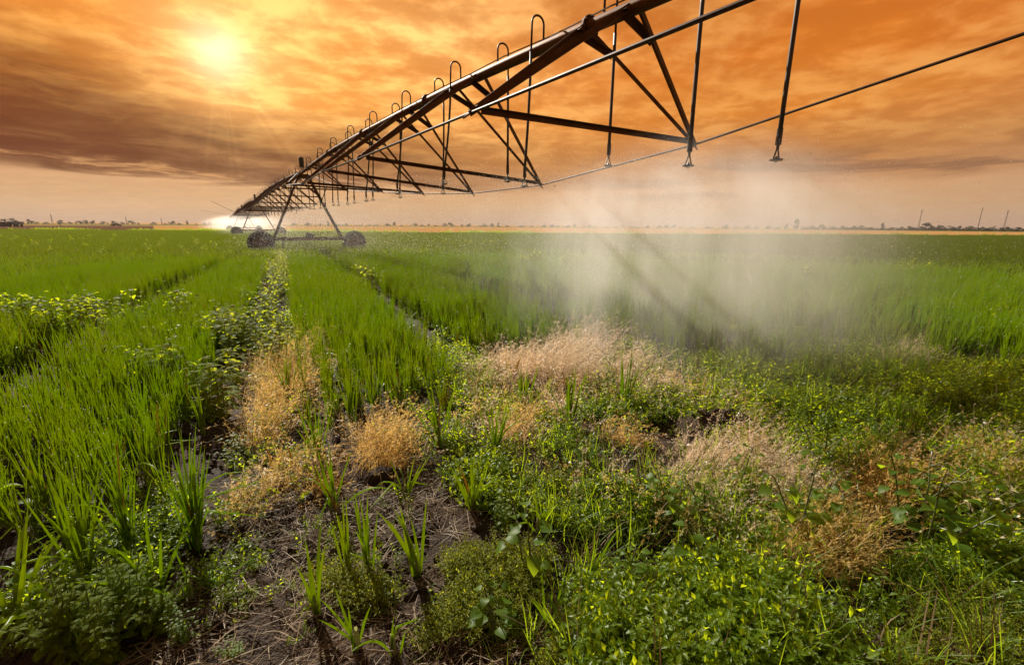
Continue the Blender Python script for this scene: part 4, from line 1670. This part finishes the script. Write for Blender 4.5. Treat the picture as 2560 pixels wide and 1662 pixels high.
# ------------------------------------------------------------------ far trees, poles, vehicles
def tree_meshes():
    M_ft = leafmat('far_tree_leaf', (.040, .046, .040), (.062, .068, .056), (.09, .10, .06), .25, .6, .1, 1.5)
    M_bark = solid('bark', (.05, .035, .025), (.09, .065, .045), .9, 0, 5)
    out = []
    for kind in ('round', 'round', 'wide', 'tall', 'bush', 'bush'):
        W_, H_ = {'round': (.5, 1), 'wide': (.95, 1), 'tall': (.30, 1), 'bush': (.9, 1)}[kind]
        lo = {'round': .05, 'wide': .03, 'tall': .05, 'bush': .0}[kind]
        mb = MB()
        lobes = []
        for k in range(11):
            t = random.random() ** 1.6
            zc = lo + (1 - lo) * (.10 + .74 * t)
            rr = W_ * (1 - .6 * t) * .66
            az = random.uniform(0, 6.28)
            lobes.append((rr * math.cos(az) * random.random() ** .5, rr * math.sin(az) * random.random() ** .5, zc, random.uniform(.16, .26) * (W_ ** .4)))
        for k in range(620):
            lx, ly, lz, lr = random.choice(lobes)
            d = np.array([random.gauss(0, 1), random.gauss(0, 1), random.gauss(0, 1)])
            d /= np.linalg.norm(d)
            c = np.array([lx, ly, lz]) + d * lr * random.uniform(.55, 1.05) * np.array([1, 1, .85])
            if c[2] < lo * .7:
                c[2] = lo * .7 + random.random() * .1
            u = np.array([random.gauss(0, 1), random.gauss(0, 1), random.gauss(0, 1)])
            u /= np.linalg.norm(u)
            v = np.cross(u, d)
            v /= np.linalg.norm(v) + 1e-6
            q = random.uniform(.03, .06)
            mb.add([c - u * q, c + v * q * .7, c + u * q, c - v * q * .7], [(0, 1, 2, 3)])
        tr = MB()
        tr.path([(0, 0, -.02), (.01, 0, lo * .7 + .1), (.0, .01, .55), (.02, 0, .8)], [.035, .028, .016, .004], 6)
        for k in range(4):
            az = k * 1.6
            tr.path([(0, 0, .3 + .06 * k), (math.cos(az) * W_ * .35, math.sin(az) * W_ * .35, .55 + .05 * k)], [.014, .004], 5)
        out.append((kind, mb.mesh('tree_crown_' + kind, M_ft), tr.mesh('tree_trunk_' + kind, M_bark)))
    return out


TM = tree_meshes()


def far_tree(px, wpx, hpx, dist, label, group, kind=None):
    x, y = far(px, dist)
    h = hpx / FPX * dist * .78
    w = wpx / FPX * dist
    if kind is None:
        a = w / h
        kind = 'tall' if a < .75 else 'round' if a < 1.35 else 'wide' if a < 2.2 else 'bush'
    k, cr_, tr_ = random.choice([t for t in TM if t[0] == kind])
    root = empty('tree', (x, y, -.28), random.uniform(0, 6.28))
    nat = {'round': 1.05, 'wide': 1.75, 'tall': .7, 'bush': 1.7}[kind]
    s = w / (h * nat)
    root.scale = (h * s, h * s, h)
    tag(root, label, 'tree', group)
    put('crown', cr_, root)
    put('trunk', tr_, root)


GL, GC, GR = 'trees on the left horizon', 'trees on the middle horizon', 'trees on the right horizon'
LL, LC, LR_ = 'small hazy tree on the left horizon beyond the stubble', 'faint hazy tree on the middle horizon behind the spray', 'dark tree in the tree line on the right horizon'
for px, w, h, lb in [(12, 22, 12, 0), (36, 17, 15, 'dark round tree behind the trailer at the far left'), (58, 8, 5, 0), (78, 18, 13, 'rounded dark tree standing alone right of the far trailer'), (93, 8, 6, 0), (118, 16, 6, 0),
                     (155, 19, 11, 'small dark dome shaped tree on the left horizon with a post in front'), (175, 14, 6, 0), (198, 16, 10, 0), (214, 18, 12, 0), (232, 14, 11, 0), (258, 24, 8, 0), (285, 15, 11, 0), (306, 15, 7, 0),
                     (329, 19, 12, 'round tree on the left horizon right of the parked car'), (346, 6, 6, 0), (385, 19, 8, 0), (412, 16, 4, 0), (431, 20, 12, 0), (449, 12, 7, 0), (468, 6, 13, 'slim upright tree on the left horizon before the bright spray'), (490, 9, 4, 0),
                     (512, 14, 8, 0), (527, 18, 10, 0), (545, 12, 7, 0)]:
    far_tree(px, w, h, random.uniform(560, 680), lb or LL, GL)
for px, w, h, lb in [(620, 26, 8, 0), (700, 16, 8, 0), (735, 20, 9, 0), (770, 22, 10, 0), (800, 14, 8, 0), (820, 9, 13, 0), (842, 20, 7, 0), (866, 12, 9, 0), (905, 12, 6, 0), (925, 14, 5, 0), (937, 8, 6, 0), (968, 22, 9, 0), (986, 10, 14, 0),
                     (1038, 20, 10, 0), (1055, 12, 6, 0), (1072, 9, 9, 0), (1112, 16, 12, 0), (1126, 24, 15, 'broad tree on the middle horizon, biggest left of the spray'), (1155, 12, 8, 0), (1172, 20, 12, 0), (1212, 18, 11, 0), (1230, 20, 12, 0), (1246, 10, 13, 0),
                     (1268, 14, 6, 0), (1300, 16, 5, 0), (1362, 18, 10, 0), (1380, 20, 12, 0), (1395, 12, 9, 0), (1422, 26, 8, 0), (1436, 11, 13, 0), (1475, 13, 10, 0), (1520, 12, 5, 0), (1558, 11, 10, 0), (1580, 14, 5, 0), (1622, 22, 8, 0), (1650, 20, 9, 0), (1666, 18, 9, 0),
                     (1685, 14, 13, 0), (1730, 20, 6, 0), (1770, 18, 7, 0)]:
    far_tree(px, w, h, random.uniform(560, 700), lb or LC, GC)
for px, w, h, lb in [(1815, 22, 14, 0), (1840, 20, 9, 0), (1870, 24, 10, 0), (1893, 18, 9, 0), (1922, 20, 10, 0), (1946, 18, 8, 0), (1967, 14, 15, 0), (1992, 19, 30, 'tall lone tree sticking out above the hazy tree line'), (2012, 12, 9, 0), (2030, 22, 13, 0), (2057, 22, 17, 0),
                     (2083, 18, 11, 0), (2112, 22, 13, 0), (2135, 18, 13, 0), (2152, 20, 14, 0), (2178, 18, 8, 0), (2208, 13, 19, 'narrow pointed tree in the right tree line'), (2232, 14, 10, 0), (2256, 18, 10, 0), (2280, 20, 13, 0), (2316, 40, 22, 'largest domed dark tree in the right tree line'),
                     (2353, 24, 16, 'rounded tree right of the largest dome in the tree line'), (2380, 22, 12, 0), (2396, 20, 14, 0), (2414, 16, 11, 0), (2431, 20, 14, 0), (2450, 14, 9, 0), (2464, 14, 12, 0), (2484, 20, 11, 0), (2505, 20, 10, 0), (2526, 20, 12, 0), (2548, 22, 11, 0), (2575, 24, 12, 0)]:
    far_tree(px, w, h, random.uniform(520, 560), lb or LR_, GR)
for px in range(2010, 2640, 13):
    far_tree(px, random.uniform(16, 26), random.uniform(6, 9), random.uniform(500, 515), 'low bush filling the foot of the right tree line', 'bushes under the right tree line', 'bush')
for px in range(600, 2000, 27):
    far_tree(px + random.uniform(-8, 8), random.uniform(14, 30), random.uniform(2.5, 4.5), random.uniform(560, 700), 'low hazy bush on the middle horizon', 'low bushes on the middle horizon', 'bush')

M_pole = solid('grey_pole', (.09, .085, .085), (.13, .12, .12), .7)


def pole(px, hpx, dist, label, arms=True):
    x, y = far(px, dist)
    h = hpx / FPX * dist
    root = empty('utility_pole', (x, y, -.28), random.uniform(-.4, .4))
    tag(root, label, 'pole', 'utility poles on the horizon')
    mb = MB()
    mb.tube((-.5, 0, 0), (-.12, 0, h), .16, .1, n=6)
    mb.tube((.5, 0, 0), (.12, 0, h), .16, .1, n=6)
    for k in range(6):
        z = h * (k + .5) / 6.5
        w = .5 - .38 * z / h
        mb.tube((-w, 0, z), (w, 0, z + h / 16), .07, n=5)
    mb.build('mast', M_pole, root)
    if arms:
        mb = MB()
        mb.box((0, 0, h * .97), 2.4, .2, .2)
        mb.box((0, 0, h * .88), 1.8, .2, .2)
        mb.build('crossarm', M_pole, root)


pole(2298, 36, 560, 'lattice power pole left of the largest domed tree on the right horizon')
pole(2447, 38, 560, 'tallest power pole, in the middle of the three on the right')
pole(2512, 33, 560, 'rightmost power pole above the tree line')
pole(132, 17, 560, 'thin power pole on the far left horizon', False)
pole(317, 16, 560, 'thin power pole on the left horizon above the parked car', False)
pole(405, 13, 560, 'short thin power pole on the left horizon', False)
x, y = far(150, 300)
mb = MB()
mb.tube((0, 0, 0), (.02, .03, 1.5), .13, .1, n=8)
mb.box((0, 0, 1.55), .3, .3, .12)
tag(mb.build('field_post', M_box), 'short dark post at the border of the ploughed strip', 'post')
bpy.data.objects['field_post'].location = (x, y, -.28)


def car():
    x, y = far(290, 318)
    root = empty('parked_car', (x, y, -.28), R(8))
    tag(root, 'dark car with light roof parked on the stubble at left', 'car')
    M_p = solid('dark_paint', (.03, .035, .045), (.04, .045, .055), .3, .2)
    M_g = solid('car_glass', (.25, .27, .3), (.32, .34, .36), .1, .3)
    prof = [(-2.2, .45), (-2.25, .85), (-1.9, 1.02), (-1.0, 1.08), (.9, 1.12), (2.1, 1.02), (2.2, .5)]
    mb = MB()
    n = len(prof)
    mb.add([(a, s * .85, z) for s in (-1, 1) for a, z in prof], [tuple(range(n))[::-1], tuple(range(n, 2 * n))] + [(i, (i + 1) % n, n + (i + 1) % n, n + i) for i in range(n)])
    mb.build('body', M_p, root)
    cab = [(-1.1, 1.09), (-.35, 1.62), (1.2, 1.66), (2.0, 1.1)]
    mb = MB()
    n = 4
    mb.add([(a, s * (.78 - .1 * (z > 1.3)), z) for s in (-1, 1) for a, z in cab], [tuple(range(n))[::-1], tuple(range(n, 2 * n))] + [(i, (i + 1) % n, n + (i + 1) % n, n + i) for i in range(n)])
    mb.build('cabin_glass', M_g, root)
    mb = MB()
    mb.box((.45, 0, 1.67), 1.5, 1.3, .05)
    mb.build('roof', solid('pale_roof', (.5, .5, .5), (.6, .6, .6), .3), root)
    for a in (-1.4, 1.4):
        for s in (-1, 1):
            mb = MB()
            mb.tube((a, s * .72, .33), (a, s * .9, .33), .34, n=16)
            mb.build('wheel', M_rubber, root)


car()


def tractor():
    x, y = far(11, 262)
    root = empty('tractor', (x, y, -.28), R(6))
    tag(root, 'dark tractor with a cab at the far left edge of the horizon', 'tractor')
    M_r = solid('tractor_paint', (.09, .02, .015), (.12, .03, .02), .5)
    mb = MB()
    mb.box((-1.3, 0, 1.35), 1.9, .8, .75)
    mb.box((-2.2, 0, 1.25), .2, .75, .6)
    mb.build('bonnet', M_r, root)
    mb = MB()
    for a in (-.2, 1.1):
        for s in (-.65, .65):
            mb.tube((a, s, 1.4), (a, s, 2.8), .05, n=6)
    mb.box((.45, 0, 2.83), 1.6, 1.5, .1)
    mb.box((.45, 0, 1.5), 1.4, 1.2, .3)
    mb.build('cab', M_box, root)
    mb = MB()
    mb.tube((-1.5, .3, 1.6), (-1.5, .3, 2.6), .06, n=8)
    mb.build('exhaust', M_box, root)
    for a, r in ((-1.7, .6), (.7, .9)):
        for s in (-.85, .85):
            mb = MB()
            mb.tube((a, s - .2, r), (a, s + .2, r), r, n=20)
            w = mb.build('wheel', M_rubber, root)
            mb = MB()
            mb.tube((a, s - .22, r), (a, s + .22, r), r * .45, n=14)
            mb.build('rim', M_r, w)
    x, y = far(39, 262)
    root = empty('farm_trailer', (x, y, -.28), R(4))
    tag(root, 'bluish box trailer right of the far tractor', 'trailer')
    M_b = solid('blue_grey_board', (.13, .16, .22), (.18, .2, .25), .6)
    mb = MB()
    mb.box((0, 0, 1.45), 4.2, 2.0, 1.0)
    mb.build('box', M_b, root)
    mb = MB()
    mb.box((0, 0, .88), 4.0, .9, .14)
    mb.tube((-2, 0, .8), (-3.4, 0, .6), .07, n=6)
    mb.build('chassis', M_box, root)
    for a in (-1.3, 1.3):
        for s in (-.85, .85):
            mb = MB()
            mb.tube((a, s - .13, .45), (a, s + .13, .45), .45, n=16)
            mb.build('wheel', M_rubber, root)


tractor()

# strip of tall weeds along the far border of the crop, uneven stubble beyond
eb = []
for k in range(5):
    mb = MB()
    for q in range(46):
        az = random.uniform(0, 6.283)
        pts = curve((random.uniform(-1, 1), random.uniform(-.5, .5), 0), az, abs(random.gauss(0, .25)), random.uniform(.4, 1.0), .5, 3)
        mb.ribbon(pts, [.05, .07, .05, .01], np.array([math.cos(az + 1.4), math.sin(az + 1.4), 0]))
    eb.append(mb.mesh('border_weed', [M_broad]))
n = 900
A = np.radians(rng.uniform(-52, 54, n))
yy = 91 + rng.normal(0, 1.2, n)
x = yy * np.tan(A)
yy = yy + np.where(x > 0, x * .16, -x * .02)
kp = rng.random(n) < np.clip((fbm(x * .05, yy * 0 + 2, 3) - .30) * 4, .12, 1)
x, yy = x[kp], yy[kp]
n = len(x)
scatter('field_border_weeds', np.column_stack([x, yy, 0 * x - .28]), np.stack([0 * x, 0 * x, rng.random(n) * 6.28], 1), rng.uniform(.6, 1.2, n), rng.integers(0, 5, n), eb, 'uneven yellow green weeds along the far border of the crop')


# ------------------------------------------------------------------ spray
def volmat(name, col, g, build):
    m, N, out = newmat(name)
    v = N.node('ShaderNodeVolumePrincipled')
    v.inputs['Color'].default_value = (*col, 1)
    v.inputs['Anisotropy'].default_value = g
    N.put(v.inputs['Density'], build(N))
    N.l.new(v.outputs[0], out.inputs['Volume'])
    return m


def boxmesh(name, sx, sy, sz, mat):
    mb = MB()
    mb.box((0, 0, sz / 2), sx, sy, sz)
    return mb.build(name, mat)


def spray(s, o, rad, dens, zt, label, name='spray_mist'):
    """umbrella of fine drops under a spray head: dense near the head, raining down at the rim"""
    def dens_nodes(N):
        tc = N.node('ShaderNodeTexCoord')
        P = tc.outputs['Object']
        sp = N.node('ShaderNodeSeparateXYZ')
        N.l.new(P, sp.inputs[0])
        X, Y, Z = sp.outputs
        r = N.m('SQRT', N.m('ADD', N.m('MULTIPLY', X, X), N.m('MULTIPLY', Y, Y)))
        rn = N.m('DIVIDE', r, rad)
        top = N.m('SUBTRACT', zt, N.m('MULTIPLY', N.m('MULTIPLY', rn, rn), zt * .55))
        below = N.ss(N.m('SUBTRACT', top, Z), -.25, .55)
        rim = N.ss(rn, 1.0, .25)
        nz = N.noise(N.comb(X, Y, N.m('MULTIPLY', Z, .16)), 1.5, 3, .6, .2)
        veil = N.ss(nz, .36, .66, .05, 1.35)
        return N.m('MULTIPLY', N.m('MULTIPLY', N.m('MULTIPLY', below, rim), veil), dens)
    m = volmat(name + '_air', (.99, .98, .97), .42, dens_nodes)
    b = boxmesh(name, rad * 2.02, rad * 2.02, zt + .3, m)
    b.location = tuple(MW(s, o, .02))
    return tag(b, label, kind='stuff')


spray(3.9, .55, 3.1, .30, 2.7, 'pale veil of fine water drops hanging under the nearest spray heads')
spray(7.0, .6, 3.0, .04, 2.6, 'thin veil of water drops under the spray heads before the dry mound')


def long_spray(s0, s1, w, h, dens, label, n0=.4):
    L = s1 - s0

    def dens_nodes(N):
        tc = N.node('ShaderNodeTexCoord')
        sp = N.node('ShaderNodeSeparateXYZ')
        N.l.new(tc.outputs['Object'], sp.inputs[0])
        X, Y, Z = sp.outputs
        xn = N.m('ABSOLUTE', N.m('DIVIDE', X, w / 2))
        top = N.m('SUBTRACT', h, N.m('MULTIPLY', N.m('MULTIPLY', xn, xn), h * .5))
        a = N.m('MULTIPLY', N.ss(N.m('SUBTRACT', top, Z), -.2, .9), N.ss(xn, 1.0, .35))
        b = N.m('MULTIPLY', N.ss(Y, -L / 2, -L / 2 + 20), N.ss(Y, L / 2, L / 2 - 20))
        nz = N.noise(N.comb(X, Y, N.m('MULTIPLY', Z, .3)), .35, 2, .5)
        return N.m('MULTIPLY', N.m('MULTIPLY', N.m('MULTIPLY', a, b), N.ss(nz, .3, .7, n0, 1.3)), dens)
    m = volmat('distant_spray_air', (.97, .95, .92), .72, dens_nodes)
    b = boxmesh('distant_spray', w, L, h + .3, m)
    b.location = tuple(MW((s0 + s1) / 2, 0, .02))
    b.rotation_euler = (0, 0, -MAZ)
    return tag(b, label, kind='stuff')


long_spray(10, 46, 9, 2.7, .005, 'thin spray under the nearest span and its tower')
long_spray(54, 118, 13, 3.2, .005, 'bright spray under the second and third spans')
long_spray(100, 185, 20, 3.8, .011, 'glowing white spray around the far towers')

# drops in the air
dm = []
for k in range(3):
    mb = MB()
    mb.octa((0, 0, 0), 1.0, 0, 1.0 + .8 * k)
    dm.append(mb.mesh('drop', M_drop))
pts = []
for (s, sd, zb, dsw) in dr1:
    if s < 2 or s > 31:
        continue
    nj = 15 if s < 14 else 9
    base = MW(s + dsw, sd * .24, zb)
    for j in range(nj):
        az = 2 * math.pi * (j + random.uniform(-.2, .2)) / nj
        v = random.uniform(5.2, 6.4)
        el = R(random.uniform(6, 16))
        m = 130 if s < 9 else 60
        t = rng.random(m) ** 1.6 * .95
        sp = .012 + .22 * t
        q = np.stack([base[0] + math.cos(az) * v * math.cos(el) * t * (1 - .25 * t), base[1] + math.sin(az) * v * math.cos(el) * t * (1 - .25 * t), base[2] + v * math.sin(el) * t - 4.9 * t * t * .8], 1)
        q += rng.normal(0, 1, (m, 3)) * sp[:, None] * .55
        pts.append(q[q[:, 2] > .1])
pts = np.vstack(pts)
# fine drizzle between the heads
m = 52000
a_, r_ = rng.random(m) * 6.283, np.abs(rng.normal(0, 2.1, m)).clip(0, 5)
c0 = MW(4.2, .3, 0)
q = np.stack([c0[0] + r_ * np.cos(a_), c0[1] + r_ * np.sin(a_), rng.random(m) * (2.5 - .05 * r_ ** 2)], 1)
s_ = rng.uniform(6, 40, 40000)
o_ = rng.normal(0, 2.6, 40000)
q2 = np.array([0, 0, MD])[None, :] * 0 + dS[None, :] * s_[:, None] + dO[None, :] * (MD + o_)[:, None]
q2[:, 2] = rng.random(40000) * (2.4 - .08 * o_ ** 2).clip(.3, 3)
pts = np.vstack([pts, q, q2])
pts = pts[(np.hypot(pts[:, 0], pts[:, 1]) > 4.4) & (pts[:, 2] > .25)]
n = len(pts)
dist = np.hypot(pts[:, 0], pts[:, 1])
scatter('water_drops', pts, rng.normal(0, .15, (n, 3)), np.exp(rng.normal(math.log(.0021), .35, n)) * np.clip(dist / 9, .7, 2.2), rng.integers(0, 3, n), dm, 'glittering drops of water falling from the spray heads')
print('drops', n)

# ------------------------------------------------------------------ haze
hb = MB()
hb.box((0, 0, 0), 1500, 1560, 34.0)
m, N, out = newmat('haze_air')
v = N.node('ShaderNodeVolumePrincipled')
v.inputs['Color'].default_value = (.92, .83, .74, 1)
v.inputs['Density'].default_value = .00009
v.inputs['Anisotropy'].default_value = .35
N.l.new(v.outputs[0], out.inputs['Volume'])
o = hb.build('haze', m)
o.location = (0, 0, 34.0 / 2 - 1.6)
tag(o, 'thin warm haze over the plain', kind='stuff')
